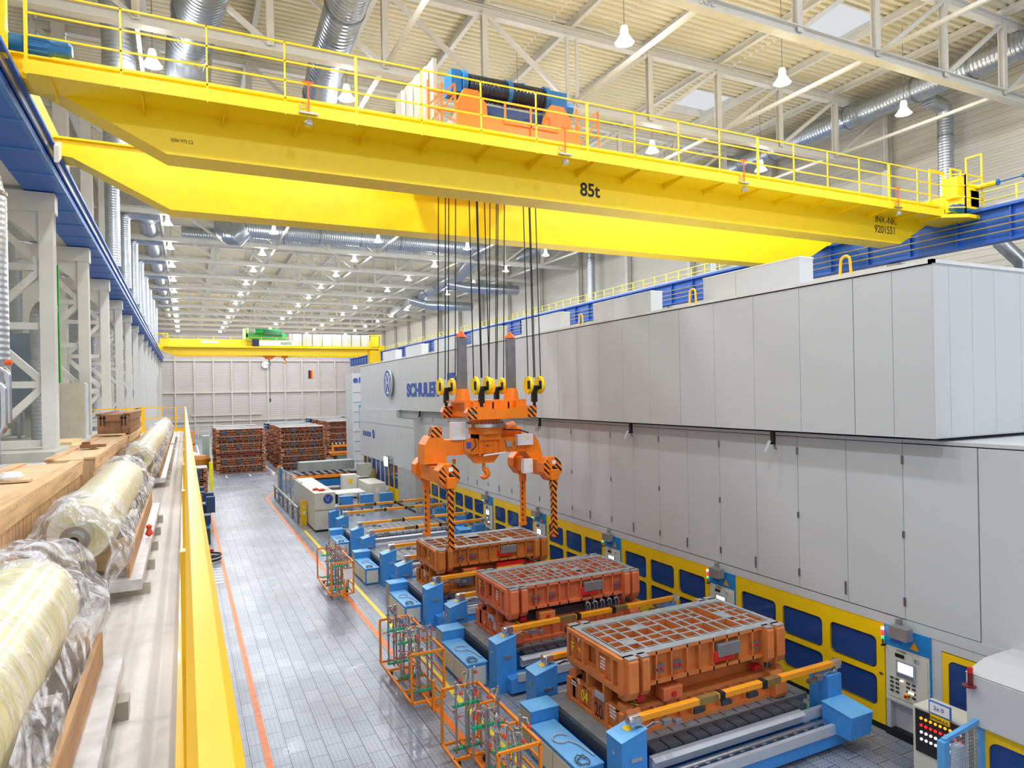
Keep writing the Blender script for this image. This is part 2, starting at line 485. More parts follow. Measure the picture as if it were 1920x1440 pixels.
# roof trusses: one thing per line, with chords, posts and diagonals as parts
def truss(y, label):
    t = thing('roof_truss', label, 'truss', (0, y, 0), 0, 'roof trusses across the hall')
    return t
def truss_parts(t, full=True):
    xa, xb = NX[0], XR
    obj('bottom_chord', MB().ibeam((xa, 0, ZC), (xb, 0, ZC), 0.34, 0.34, 0.035), TRUS, t)
    obj('top_chord', MB().ibeam((xa, 0, ZD - 0.5), (xb, 0, ZD - 0.5), 0.3, 0.34, 0.035), TRUS, t)
    for k, x in enumerate(NX):
        xx = min(x, XR - 0.1)
        if abs(x - NX[5]) < 0.1:
            obj('post', MB().beam((xx - .22, 0, ZC), (xx - .22, 0, ZD - .5), 0.11, 0.11).beam((xx + .22, 0, ZC), (xx + .22, 0, ZD - .5), 0.11, 0.11), TRUS, t)
        else:
            obj('post', MB().ibeam((xx, 0, ZC), (xx, 0, ZD - 0.5), 0.22, 0.22, 0.02, (0, 1, 0)), TRUS, t)
    for k in range(len(NX) - 1):
        if k < 5: p, q = (NX[k], 0, ZD - .55), (NX[k+1], 0, ZC + .05)
        else: p, q = (NX[k], 0, ZC + .05), (min(NX[k+1], XR), 0, ZD - .55)
        obj('diagonal', MB().beam(p, q, 0.15, 0.15), TRUS, t)
t0 = truss(TY[0], 'pale steel roof truss nearest the camera, crossing the top right corner')
truss_parts(t0)
for k, y in enumerate(TY[1:-1]):
    lb = ('long pale truss right behind the yellow railing of the near crane' if k == 0 else
          'pale steel roof truss, %s line back from the near crane' % ORD[k])
    dup(t0, (0, y, 0), 0, lb)

# lattice columns carrying the left crane runway
def lattice_column(y):
    t = thing('lattice_column', 'x', 'column', (0, y, 0), 0, 'white lattice columns under the left runway')
    zt = 12.0
    obj('front_post', MB().ibeam((-3.32, 0, 0.0), (-3.32, 0, zt - .02), 0.34, 0.42, 0.03, (0, 1, 0)).box(-3.49, -3.15, -0.215, -0.2, 0, zt - .02), WHT, t)
    obj('rear_post', MB().ibeam((-5.0, 0, 0.0), (-5.0, 0, zt - .02), 0.34, 0.42, 0.03, (0, 1, 0)).box(-5.17, -4.83, -0.215, -0.2, 0, zt - .02), WHT, t)
    obj('head_plate', MB().box(-5.35, -3.1, -0.25, 0.25, zt - .55, zt - .03), WHT, t)
    obj('knee_brace', MB().prism([(-4.4, zt - .55), (-3.5, zt - .55), (-3.5, zt - 1.4), (-3.7, zt - 1.15), (-4.2, zt - .75)], 1, -0.16, 0.16), WHT, t)
    z = 5.15; step = 1.6; k = 0
    while z < zt - 0.7:
        obj('rung', MB().beam((-4.85, 0, z), (-3.48, 0, z), 0.18, 0.2, (0, 1, 0)), WHT, t)
        if z + step < zt - 0.4:
            a, c = ((-4.85, 0, z + step - .1), (-3.5, 0, z + .1)) if k % 2 else ((-4.85, 0, z + .1), (-3.5, 0, z + step - .1))
            obj('diagonal', MB().beam(a, c, 0.18, 0.2, (0, 1, 0)), WHT, t)
        z += step; k += 1
    return t
CY = [22.2 + BAY * k for k in range(14)]
lc = lattice_column(CY[0]); lc['label'] = 'tall white lattice column at the left edge, nearest the camera'
for k, y in enumerate(CY[1:]):
    dup(lc, (0, y, 0), 0, 'white lattice column under the left runway, %s one back along the row' % ORD[k + 1])
# concrete plinth under the columns
struct('trim_24', MB().box(-6.2, -3.0, 20.6, 33, 4.75, 5.0), mat('plinth concrete', '#b8b7b0', 0.8, 0, 0.1))

# upper columns above the runway and wall columns behind
uc = thing('upper_column', 'grey upper building column standing over the left runway, nearest of its row', 'column', (-3.95, TY[2], 12.0), 0, 'upper columns of the left side')
obj('column_shaft', MB().ibeam((0, 0, 0), (0, 0, ZD - 12.4), 0.45, 0.5, 0.03, (0, 1, 0)), TRUS, uc)
for k in range(3, 15):
    dup(uc, (-3.95, TY[k], 12.0), 0, 'grey upper building column over the left runway, %s one back' % ORD[k - 2])

# crane runways
def runway_left():
    t = thing('crane_runway', 'dark blue crane runway beam along the left columns', 'crane runway', (-3.4, 0, 12.0))
    L0, L1 = 3.0, 118.0
    obj('box_girder', MB().box(-0.4, 0.47, L0, L1, 0.0, 0.62), DBLU, t)
    obj('top_flange', MB().box(-0.5, 0.62, L0, L1, 0.62, 0.7), DBLU, t)
    obj('lower_flange', MB().box(0.47, 0.57, L0, L1, 0.0, 0.03), mat('runway light blue edge', '#3f7fc4', 0.4), t)
    obj('walkway_plate', MB().box(-1.55, -0.42, L0, L1, 0.1, 0.14), WHT, t)
    y = L0 + 0.6
    while y < L1: obj('stiffener_rib', MB().box(-0.4, 0.55, y, y + 0.03, -0.03, -0.0), mat('runway rib blue', '#5f93cf', 0.45), t); y += 1.85
    obj('conductor_rail', MB().box(0.5, 0.55, L0, L1, 0.4, 0.46).box(0.515, 0.535, L0, L1, 0.46, 0.62), STL, t)
    obj('crane_rail', MB().box(0.16, 0.24, L0, L1, 0.7, 0.82), STL, t)
runway_left()
def runway_right():
    t = thing('crane_runway', 'dark blue crane runway beam with yellow railing on the right', 'crane runway', (26.6, 0, 11.4))
    L0, L1 = 4.0, 120.0
    obj('box_girder', MB().box(0, 0.05, L0, L1, 0.05, 1.2).box(-0.15, 0.35, L0, L1, 0.0, 0.05), DBLU, t)
    obj('top_flange', MB().box(-0.25, 1.7, L0, L1, 1.2, 1.3), DBLU, t)
    y = L0 + 0.4
    while y < L1: obj('stiffener_rib', MB().box(-0.14, 0.0, y, y + 0.05, 0.05, 1.2), DBLU, t); y += 1.85
    for z in (0.3, 0.55, 0.8): obj('conductor_rail', MB().box(-0.2, -0.16, L0, L1, z, z + 0.035), mat('conductor bar yellow', '#b59a3a', 0.5), t)
    obj('crane_rail', MB().box(-0.06, 0.04, L0, L1, 1.3, 1.42), STL, t)
    r = thing('runway_railing', 'long thin pale yellow railing on top of the right runway', 'railing', (28.2, 0, 12.7))
    for z in (0.35, 0.7, 1.05): obj('rail', MB().tube([(0, L0, z), (0, L1, z)], 0.022, 6), PALEY, r)
    y = L0 + 0.7; n = 0
    while y < L1 and n < 98:
        obj('rail_post', MB().box(-0.03, 0.03, y, y + 0.06, 0, 1.07), PALEY, r); y += 1.2; n += 1
runway_right()
# support columns of the right runway
sc0 = thing('runway_support', 'pale braced support under the right runway, nearest of its row', 'column', (26.9, TY[0] + 3.4, 0), 0, 'braced supports of the right runway')
obj('support_post', MB().box(-0.25, 0.25, -0.25, 0.25, 0, 11.35), WHT, sc0)
obj('support_brace', MB().beam((0.2, 0, 9.0), (1.9, 0, 11.3), 0.18, 0.18).beam((1.9, 0, 0), (1.9, 0, 11.3), 0.25, 0.25).beam((0.2, 0, 10.9), (1.9, 0, 9.2), .12, .12), WHT, sc0)
for k in range(1, 13):
    dup(sc0, (26.9, TY[k] + 3.4, 0), 0, 'pale braced support under the right runway, %s one back' % ORD[k])

# mezzanine on the left with its kerb
CONC = mat('worn concrete', '#c2beb5', 0.75, 0, 0.12, 1.3, 0.15, 30)
def slab_mat():
    m = mat('walkway concrete', '#d3d1cd', 0.75, 0, 0.12, 1.0, 0.2, 25)
    nt = m.node_tree; N = nt.nodes; L = nt.links; b = N['Principled BSDF']
    src = b.inputs['Base Color'].links[0].from_socket
    tc = N.new('ShaderNodeTexCoord'); mp = N.new('ShaderNodeMapping'); mp.inputs['Scale'].default_value = (9, 0.35, 1)
    L.new(tc.outputs['Object'], mp.inputs['Vector'])
    nz = N.new('ShaderNodeTexNoise'); nz.inputs['Scale'].default_value = 1.0; nz.inputs['Detail'].default_value = 5
    L.new(mp.outputs['Vector'], nz.inputs['Vector'])
    rp = N.new('ShaderNodeValToRGB'); rp.color_ramp.elements[0].position = 0.3; rp.color_ramp.elements[1].position = 0.6
    rp.color_ramp.elements[0].color = (0.8, 0.8, 0.81, 1); rp.color_ramp.elements[1].color = (1.04, 1.04, 1.04, 1)
    L.new(nz.outputs['Fac'], rp.inputs['Fac'])
    mx = N.new('ShaderNodeMix'); mx.data_type = 'RGBA'; mx.blend_type = 'MULTIPLY'; mx.inputs['Factor'].default_value = 1
    L.new(src, mx.inputs['A']); L.new(rp.outputs['Color'], mx.inputs['B']); L.new(mx.outputs['Result'], b.inputs['Base Color'])
    return m
ZP = 4.75
struct('mezzanine_floor', MB().box(XL, 0.0, -3, 35.7, ZP - 0.35, ZP), slab_mat())
struct('trim_25', MB().box(-0.06, 0.03, -3, 35.7, ZP, ZP + 0.06), RAILY)

# guard rail of the mezzanine
def guard_rail():
    t = thing('guard_rail', 'yellow guard rail along the mezzanine edge, running away from the camera', 'railing', (0, 0, ZP))
    y0, y1 = -1.0, 35.6; zt = 1.10
    obj('top_rail', MB().box(-0.005, 0.055, y0, y1, zt, zt + 0.045), RAILY, t, bevel=0.012)
    for z in (0.4, 0.75): obj('mid_rail', MB().box(0.0, 0.03, y0, y1, z, z + 0.04), RAILY, t)
    obj('kick_plate', MB().box(0.0, 0.012, y0, y1, 0.0, 0.14), RAILY, t)
    y = 0.75
    while y < y1:
        obj('rail_post', MB().box(-0.02, 0.03, y, y + 0.05, 0, zt), RAILY, t)
        y += 1.45
    return t
guard_rail()
def end_gate():
    t = thing('end_gate', 'yellow gate railing closing the far end of the mezzanine walkway', 'railing', (0, 35.6, ZP))
    for z in (0.0, 0.62, 1.12):
        obj('rail', MB().box(-1.7, 0.0, -0.02, 0.02, z, z + (0.14 if z == 0 else 0.04)), RAILY, t)
    for x in (-0.4, -1.0, -1.7): obj('rail_post', MB().box(x - .03, x + .03, -.03, .03, 0, 1.15), RAILY, t)
    u = thing('stair_rail', 'yellow stair railing with sloping bars beside the mezzanine gate', 'railing', (-1.75, 35.0, ZP))
    for z in (0.0, 0.35, 0.7): obj('sloping_rail', MB().beam((-1.3, 0, z), (0, 0, z + 0.5), 0.04, 0.05), RAILY, u)
    for x in (0, -0.6): obj('rail_post', MB().box(x - .05, x + .05, -.05, .05, 0, 1.2), RAILY, u)
    obj('rail', MB().box(-4.4, 0, -0.02, 0.02, 1.1, 1.15), RAILY, u)
    obj('rail', MB().box(-4.4, -2.2, -0.02, 0.02, 0.6, 0.64), RAILY, u)
end_gate()
# ================================================================ the near bridge crane
def railing_run(parent, pts, zs, h, n_post, m, bar=0.04, thick=None):
    """pts: list of (x,y,z) floor points; rails at heights zs; posts evenly along each leg"""
    for (p, q) in zip(pts, pts[1:]):
        p = Vector(p); q = Vector(q)
        for z in zs: obj('rail', MB().beam(p + Vector((0, 0, z)), q + Vector((0, 0, z)), bar, bar), m, parent)
        n = max(1, int(round((q - p).length / n_post)))
        for i in range(n + 1):
            a = p.lerp(q, i / n)
            w = bar * (1.7 if thick and i % thick == 0 else 1)
            obj('rail_post', MB().box(a.x - w/2, a.x + w/2, a.y - w/2, a.y + w/2, a.z - 0.12, a.z + h), m, parent)

def near_crane():
    t = thing('bridge_crane', 'big yellow double girder bridge crane marked 85t spanning the hall', 'crane', (0, 16.2, 0))
    zb, zt = 11.56, 13.15
    xl, xr = -3.0, 26.6
    prof = [(xl - 0.1, zt), (xl - 0.1, 12.75), (-2.55, 12.7), (-0.25, zb), (24.15, zb), (26.1, 12.6), (xr + 0.2, 12.75), (xr + 0.2, zt)]
    obj('front_girder', MB().prism(prof, 1, 0.0, 0.8), YEL, t)
    obj('rear_girder', MB().prism(prof, 1, 4.75, 5.55), YEL, t)
    obj('girder_flange', MB().box(xl - .1, xr + .2, -0.12, 0.9, zt, zt + 0.05), YEL, t)
    obj('girder_flange', MB().box(xl - .1, xr + .2, 4.65, 5.65, zt, zt + 0.05), YEL, t)
    obj('trolley_rail', MB().box(xl, xr, 0.4, 0.5, zt + .05, zt + .15), YEL, t)
    obj('trolley_rail', MB().box(xl, xr, 5.05, 5.15, zt + .05, zt + .15), YEL, t)
    # walkway on the front side with a kick plate
    wz = 12.53
    obj('walkway', MB().box(-2.6, 25.3, -1.0, 0.0, wz - 0.05, wz).box(-2.6, 25.3, -1.02, -0.98, wz - 0.1, wz + 0.16), YEL, t)
    x = -2.2
    while x < 25: obj('walkway_bracket', MB().prism([(-0.98, wz - .05), (0, wz - .05), (0, wz - .22), (-.9, wz - .1)], 0, x, x + .02), YEL, t); x += 1.53
    railing_run(t, [(-2.55, -1.0, wz), (25.2, -1.0, wz)], (0.24, 0.62, 1.04, 1.45), 1.46, 1.53, YEL, 0.032, 4)
    railing_run(t, [(25.2, -1.0, wz), (25.9, -1.35, wz), (26.95, -1.35, wz)], (0.24, 0.62, 1.04, 1.45), 1.47, 1.2, YEL, 0.04)
    obj('end_platform', MB().prism([(25.0, -1.0), (25.9, -1.45), (27.0, -1.45), (27.0, 0), (25.0, 0)], 2, wz - 0.15, wz - .02), YEL, t)
    # end trucks on both runways
    for x, nm in ((-3.25, 'end_truck'), (26.7, 'end_truck')):
        e = obj(nm, MB().box(x - .3, x + .3, -1.2, 7.2, 12.85, 13.5), YEL, t)
        for y in (-.85, 0.0, 5.8, 6.6):
            obj('wheel', MB().lathe([(0.26, -0.09), (0.26, 0.09)], (x, y, 12.95), 0, 16), STL, e)
    for sx in (26.85,):
        bf = obj('buffer', MB().tube([(sx, -1.2, 13.63), (sx, -1.95, 13.63)], 0.1, 14), YEL, t, 40)
        obj('buffer_rod', MB().tube([(sx, -1.95, 13.63), (sx, -2.75, 13.63)], 0.025, 10).tube([(sx, -2.75, 13.63), (sx, -2.83, 13.63)], 0.07, 12).tube([(sx, -1.97, 13.63), (sx, -1.92, 13.63)], 0.12, 12), MBLU, bf, 40)
    for k in range(1):
        obj('end_cage', MB().frame('y', -0.6, .05, 26.3, 27.0, 13.3, 14.5, .06).frame('y', 0.2, .05, 26.3, 27.2, 13.3, 14.7, .06)
            .frame('x', 26.95, .05, -1.35, -.75, 13.9, 14.9, .05).box(26.5, 27.0, -1.2, -0.2, 12.9, 13.75).box(26.2, 26.6, -.9, -.4, 13.3, 14.1), YEL, t)
    obj('end_cage', MB().box(-3.5, -3.1, -1.7, -1.2, 13.4, 14.9).box(-2.95, -2.8, -1.3, -1.1, 12.6, 14.6).frame('y', -1.4, .05, -4.2, -2.9, 13.4, 15.0, .07).box(-4.0, -3.3, -1.5, -.9, 13.3, 14.2), YEL, t)
    # drive motors
    def motor(p, sgn, nm='drive_motor'):
        x, y, z = p; k = abs(sgn); K = lambda pr: [(a * k, h * k) for a, h in pr]
        m_ = obj(nm, MB().lathe(K([(0.17, 0), (0.2, .03), (0.2, .45), (0.23, .47), (0.23, .95), (0.19, 1.0), (0.19, 1.35), (0.13, 1.42), (0, 1.42)]) if sgn > 0 else
                  K([(0, -1.42), (0.13, -1.42), (0.19, -1.35), (0.19, -1.0), (0.23, -.95), (0.23, -.47), (0.2, -.45), (0.2, -.03), (0.17, 0)]), (x, y, z), 0, 20), MBLU, t, 40)
        b = MB()
        for i in range(14):
            a = 2 * PI * i / 14
            c, s = math.cos(a), math.sin(a)
            b.beam((x + sgn * .5, y + c * .235 * k, z + s * .235 * k), (x + sgn * .93, y + c * .235 * k, z + s * .235 * k), .012, .03)
        obj('cooling_fins', b, MBLU, m_)
    motor((-2.95, -0.75, 13.08), .78)
    motor((26.6, -1.05, 12.78), -.75)
    obj('motor_lever', MB().tube([(-1.95, -0.6, 13.1), (-1.98, -0.6, 13.42)], .015, 6).lathe([(0, -.04), (.035, 0), (0, .04)], (-1.98, -.6, 13.45)), STL, t)
    # white junction plate and cables at the left end
    obj('junction_box', MB().prism([(3.3, 12.1), (3.75, 12.35), (3.75, 12.75), (3.3, 12.5)], 0, -2.75, -2.65), GRY2, t)
    # lettering on the girder web
    text_mesh('85t', 0.52, (1, 0, 0), (0, 0, 1), (10.15, 0.0, 11.83), TXT, 'load_lettering', t, 0.003, 0.95, 0.012)
    text_mesh('INV.-NR.', 0.38, (1, 0, 0), (0, 0, 1), (22.75, 0.0, 12.25), TXT, 'inventory_lettering', t, 0.003, 0.85, 0.002)
    text_mesh('9201551', 0.38, (1, 0, 0), (0, 0, 1), (22.7, 0.0, 11.88), TXT, 'inventory_lettering', t, 0.003, 0.9, 0.002)
    text_mesh('02961973 C2', 0.11, (1, 0, 0), (0, 0, 1), (-0.17, 0.0, 11.84), TXT, 'stencil_lettering', t, 0.003, 0.72)
    return t
near_crane()

# warning lights hanging from the crane walkway on orange brackets
def walkway_lamp():
    t = thing('bracket_floodlight', 'x', 'lamp', (0, 0, 0), 0, 'floodlights on orange brackets along the crane')
    obj('bracket', MB().box(-.012, .012, -.012, .012, -.05, .62).box(-.12, .12, -.012, .012, .6, .63), mat('bracket orange', '#ee5a1c', .5), t)
    obj('cross_bar', MB().box(-.2, .2, -.02, .02, -.08, -.04), STL, t)
    obj('cable_loop', MB().tube(arc((-.12, 0, .08), .07, 0, 330, 12), .008, 5), STL, t)
    obj('lamp_head', MB().lathe([(.04, -.18), (.09, -.24), (.11, -.3), (.1, -.34), (0, -.34)], (0, 0, 0), 2, 14), CHR, t)
    return t
wl = walkway_lamp()
for i, x in enumerate((2.55, 9.05, 15.3, 22.5)):
    o = wl if i == 0 else dup(wl, (0, 0, 0))
    o.location = (x, 15.13, 12.55)
    o['label'] = 'small floodlight on an orange bracket at the crane walkway, %s' % (['leftmost', 'below the hoist drum', 'right of the 85t lettering', 'above the INV.-NR. lettering'][i])

# hoist trolley
def trolley():
    t = thing('hoist_trolley', 'orange hoist trolley with dark grooved rope drum on top of the near crane', 'hoist', (8.5, 18.6, 13.3))
    TOR = mat('trolley orange paint', '#f7861c', 0.4, 0, 0.05)
    obj('trolley_frame', MB().box(-1.9, 1.9, -2.0, -1.7, 0, .45).box(-1.9, 1.9, 1.7, 2.1, 0, .45).box(-1.895, -1.6, -1.7, 1.7, 0.005, .445).box(1.6, 1.895, -1.7, 1.7, 0.005, .445), TOR, t)
    for x in (-1.35, 1.35):
        obj('drum_bracket', MB().prism([(x - .5, 0), (x + .5, 0), (x + .45, .9), (x + .2, 1.25), (x - .2, 1.25), (x - .42, .8)], 1, -1.75, -1.55), TOR, t)
    obj('front_panel', MB().box(-.8, 1.0, -1.95, -1.9, .0, .5), TOR, t)
    dr = obj('rope_drum', MB().tube([(-1.15, -.9, 1.72), (1.35, -.9, 1.72)], 0.33, 24), ribbed('drum grooves', '#565a66', 0, 0.115, 0.25, 0.7, 1.0), t, 40)
    b = MB()
    for i in range(44):
        x = -1.1 + i * .0565
        if abs(x - .12) < .06: continue
        b.tube([(x, -.9, 1.72), (x + .03, -.9, 1.72)], 0.35, 22, cap=False)
    obj('rope_winding', b, mat('wound rope dark', '#33363f', .35, .5), dr)
    for x in (-1.3, .12, 1.35): obj('drum_flange', MB().tube([(x - .07, -.9, 1.72), (x + .07, -.9, 1.72)], 0.37 if x == .12 else .4, 24), MBLU, t, 40)
    obj('gearbox', MB().box(1.45, 2.0, -1.2, -.6, 1.35, 1.95).lathe([(.2, 0), (.2, .3)], (2.0, -.9, 1.6), 0, 14).box(-1.7, -1.4, -1.2, -.6, 1.4, 2.0), MBLU, t)
    obj('hoist_motor', MB().box(-.9, 1.1, -1.3, -.4, .45, 1.1).lathe([(.33, -.2), (.33, .2)], (-.9, -1.4, .5), 1, 18).lathe([(.33, -.2), (.33, .2)], (.45, -1.4, .45), 1, 18), mat('hoist dark blue', '#1d3f77', .4), t)
    obj('drum_cover', MB().prism([(-.3, 1.95), (.1, 2.15), (.2, 2.1), (-.15, 1.9)], 1, -.9, -.5).prism([(.3, 2.1), (.75, 2.15), (.7, 2.05), (.35, 2.0)], 1, -.9, -.5), MBLU, t)
    for k in range(2):
        for x0 in (-2.6, 1.95):
            b = MB(); y = -1.8 + 1.1 * k
            for z in (.1, .55, 1.0): b.beam((x0, y, z), (x0 + .75, y, z), .05, .05)
            for x in (x0, x0 + .37, x0 + .75): b.beam((x, y, 0), (x, y, 1.25), .05, .05)
            b.beam((x0, y, .1), (x0 + .75, y, 1.0), .04, .04); b.beam((x0, y, 0.6), (x0 + .75, y, 1.3), .04, .04)
            obj('side_railing', b, TOR, t)
    b = MB().frame('y', -2.05, .04, -.5, 1.2, .35, .95, .05).box(.3, .34, -2.05, -2.0, 0, .95)
    obj('front_railing', b, TOR, t)
    b = MB()
    for i in range(5): b.box(-2.9 + .13 * i, -2.8 + .13 * i, -.4 - .3 * i, .2 - .3 * i, .2, 1.5 + .12 * i)
    obj('switch_cabinet', b, mat('switch cabinet white', '#cfcbc0', .5), t)
    # ropes down to the hook blocks
    for i, (x0, y0, x1, y1) in enumerate(ROPES):
        obj('hoist_rope', MB().tube([(x0 - 8.5, y0 - 18.6, -.1), (x1 - 8.5, y1 - 18.6, 6.72 - 13.3)], 0.017, 6, cap=False), mat('rope black', '#15161c', .6, .2), t)
    return t
# rope ends: trolley x,y -> pulley x,y
ROPES = []
for (px_, py_) in ((7.45, 17.55), (7.75, 17.65), (9.18, 17.55), (9.42, 17.65), (7.05, 19.4), (7.4, 19.45), (8.75, 19.4), (9.05, 19.45)):
    ROPES.append((px_ - .06, py_ + (.2 if py_ < 18.5 else -.3), px_ - .1, py_)); ROPES.append((px_ + .16, py_ + (.2 if py_ < 18.5 else -.3), px_ + .13, py_))
trolley()

# the orange turning spreader hanging on the ropes
def lifting_beam():
    t = thing('lifting_beam', 'orange spreader with four striped gripper legs hanging from the near crane', 'lifting gear', (8.1, 18.5, 0))
    X = lambda x: x - 8.1
    Y = lambda y: y - 18.5
    for y, x0, x1 in ((17.6, 7.09, 9.3), (19.4, 7.03, 9.2)):
        z0, z1 = 5.54, 5.92
        fb = obj('frame_beam', MB().prism([(X(x0) + .1, z0), (X(x1) - .05, z0), (X(x1) + .02, z0 + .12), (X(x1) + .02, z1 - .05), (X(x1) - .3, z1 - .02), (X(x1) - .9, z1 - .1), (X(x0) + .9, z1 - .1), (X(x0) + .3, z1 - .0), (X(x0) + .1, z1 - .02), (X(x0), z0 + .2)], 1, Y(y) - .11, Y(y) + .11), ORA, t)
        for xx in (x0 + .18, x1 - .14):
            obj('striped_end', MB().box(X(xx) - .14, X(xx) + .14, Y(y) - .122, Y(y) - .112, z0 + .02, z1 - .03), HAZ, fb)
            obj('pin_head', MB().tube([(X(xx), Y(y) - .14, 5.74), (X(xx), Y(y) - .12, 5.74)], .045, 12), STL, fb)
    obj('cross_beam', MB().box(-.75, -.45, Y(17.6), Y(19.4), 5.6, 6.05).box(.6, .9, Y(17.6), Y(19.4), 5.6, 6.05), ORA, t)
    obj('top_plate', MB().box(-.95, 1.0, -.75, .75, 6.02, 6.08).box(-.95, 1.0, -.75, -.7, 5.7, 6.02).box(-.1, -.05, -.75, .75, 5.75, 6.02).box(.4, .45, -.75, .75, 5.75, 6.02), ORA, t)
    # guide columns and their boots
    for x in (7.38, 8.98):
        obj('guide_boot', MB().lathe([(.24, 6.05), (.18, 6.42), (.0, 6.42)], (X(x), 0, 0), 2, 12), ORA, t)
        g = obj('guide_column', MB().box(X(x) - .13, X(x) + .13, -.09, .09, 6.4, 7.95), mat('guide column steel', '#8a8990', .35, .8, .2), t)
        obj('cap', MB().lathe([(.2, 7.95), (.02, 8.14), (0, 8.14)], (X(x), 0, 0), 2, 4), mat('cap orange', '#ff6a18', .5), g)
    # hook blocks, two yellow sheaves each
    for (x, y) in ((7.6, 17.6), (9.3, 17.6), (7.2, 19.4), (8.9, 19.4)):
        k = obj('hook_block', MB().tube([(X(x) - .2, Y(y), 6.42), (X(x) + .2, Y(y), 6.42)], .07, 10).box(X(x) - .07, X(x) + .07, Y(y) - .07, Y(y) + .07, 6.0, 6.45).tube([(X(x), Y(y), 5.85), (X(x), Y(y), 6.1)], .05, 8), mat('hook block black', '#16171c', .4, .3), t)
        for dx in (-.19, .19):
            s = obj('sheave_guard', MB().lathe([(.1, -.055), (.25, -.05), (.27, 0), (.25, .05), (.1, .055)], (X(x) + dx, Y(y), 6.5), 0, 20), YEL, t, 35)
            obj('guard_slot', MB().box(X(x) + dx - .062, X(x) + dx + .062, Y(y) - .22, Y(y) - .06, 6.38, 6.62), BLK, s)
    # slewing ring
    obj('slewing_ring', MB().tube([(0, 0, 5.38), (0, 0, 5.52)], .48, 36), ORA, t, 40)
    obj('ring_bearing', MB().tube([(0, 0, 5.28), (0, 0, 5.38)], .58, 36), CHR, t, 40)
    b = MB()
    for i in range(30):
        a = 2 * PI * i / 30; b.tube([(.54 * math.cos(a), .54 * math.sin(a), 5.36), (.54 * math.cos(a), .54 * math.sin(a), 5.44)], .018, 6)
    obj('ring_bolts', b, STL, t)
    obj('ring_base', MB().tube([(0, 0, 5.08), (0, 0, 5.28)], .52, 30).box(-.35, .35, -.35, .35, 4.9, 5.1), ORA, t, 40)
    # main beam
    mb = obj('main_beam', MB().box(-1.35, 1.45, -.26, .26, 4.5, 4.95).box(-.35, -.3, -.32, .32, 4.45, 5.08).box(.3, .35, -.32, .32, 4.45, 5.08).box(-.9, -.85, -.29, .29, 4.5, 4.97).box(.9, .95, -.29, .29, 4.5, 4.97)
             .box(-.15, -.12, -.3, -.26, 4.5, 4.9).box(.12, .15, -.3, -.26, 4.5, 4.9), ORA, t)
    text_mesh('85 t', .09, (1, 0, 0), (0, 0, 1), (-.1, -.262, 4.7), TXT, 'stencil_lettering', mb, .002)
    obj('type_plate', MB().box(-.72, -.58, -.275, -.262, 4.68, 4.86), mat('label blue', '#4a55c0', .4), mb)
    obj('valve_block', MB().cbox((.62, -.3, 4.75), (.16, .1, .14)).tube([(.5, -.3, 4.9), (.6, -.33, 4.6), (.8, -.3, 4.62), (.85, -.3, 4.85)], .015, 6).tube([(-.8, -.29, 4.9), (-.8, -.31, 4.6), (-.62, -.3, 4.55)], .012, 6), CHR, t)
    obj('hook_bracket', MB().prism([(-.65, 4.5), (.45, 4.5), (.2, 4.2), (-.35, 4.2)], 1, -.12, .12), ORA, t)
    obj('strip_light', MB().tube([(-.22, -.34, 4.45), (.5, -.34, 4.5)], .028, 10), mat('tube white', '#f2f2f2', .3), t)
    hk = obj('lower_hook', MB().tube([(-.08, 0, 4.22), (-.08, 0, 4.0)] , .05, 12).tube(arc((-.08, 0, 3.88), .11, 100, -150, 16), [.06, .07, .08, .09, .095, .1, .1, .1, .1, .09, .085, .08, .075, .07, .06, .05, .035], 10), ORA, t, 60)
    # electrics
    for (c, d) in (((-.98, -.22, 5.2), (.42, .25, .52)), ((1.12, -.34, 4.86), (.52, .22, .33)), ((1.02, -.7, 4.1), (.3, .2, .42))):
        w = obj('control_box', MB().cbox(c, d), mat('control box white', '#e8eaee', .4), t, bevel=.01)
        obj('warning_sign', MB().prism([(c[0] + .02, c[2] + .0), (c[0] + .1, c[2] + .0), (c[0] + .06, c[2] + .07)], 1, c[1] - d[1] / 2 - .006, c[1] - d[1] / 2 - .001), YTXT, w)
    obj('drive_cylinder', MB().tube([(.45, .4, 5.0), (1.15, .4, 5.12)], .28, 18).tube([(1.15, .3, 5.1), (1.3, .3, 5.1)], .13, 14), ORA, t, 40)
    obj('hose', MB().tube([(-.3, -.1, 5.2), (-.5, -.3, 5.0), (-.45, -.34, 4.75), (-.6, -.3, 4.6)], .015, 6).tube([(.3, -.1, 5.2), (1.0, -.3, 5.15), (1.3, -.3, 5.05)], .02, 6), BLK, t)
    # heads and legs
    for sx, xl_ in ((-1, 6.44), (1, 9.66)):
        cx = X(xl_)
        # arch from the beam end down to the cross arm
        obj('end_head', MB().prism([(cx - .28 * (sx < 0) - .1, 4.3), (cx + .3, 4.3), (cx + .3, 4.9), (cx + .12, 5.08), (cx - .2, 5.08), (cx - .35, 4.85)] if sx < 0 else
            [(cx - .35, 4.45), (cx + .05, 4.0), (cx + .2, 4.3), (cx + .1, 4.75), (cx - .1, 5.02), (cx - .35, 5.02)], 1, -.3, .3), ORA, t)
        if sx < 0: obj('striped_cap', MB().prism([(cx - .18, 5.06), (cx + .16, 5.06), (cx + .16, 5.3), (cx + .05, 5.36), (cx - .12, 5.34)], 1, -.32, -.05), HAZ, t)
        arm = obj('cross_arm', MB().box(cx - .22, cx + .14, -1.05, .95, 3.82, 4.25), ORA, t)
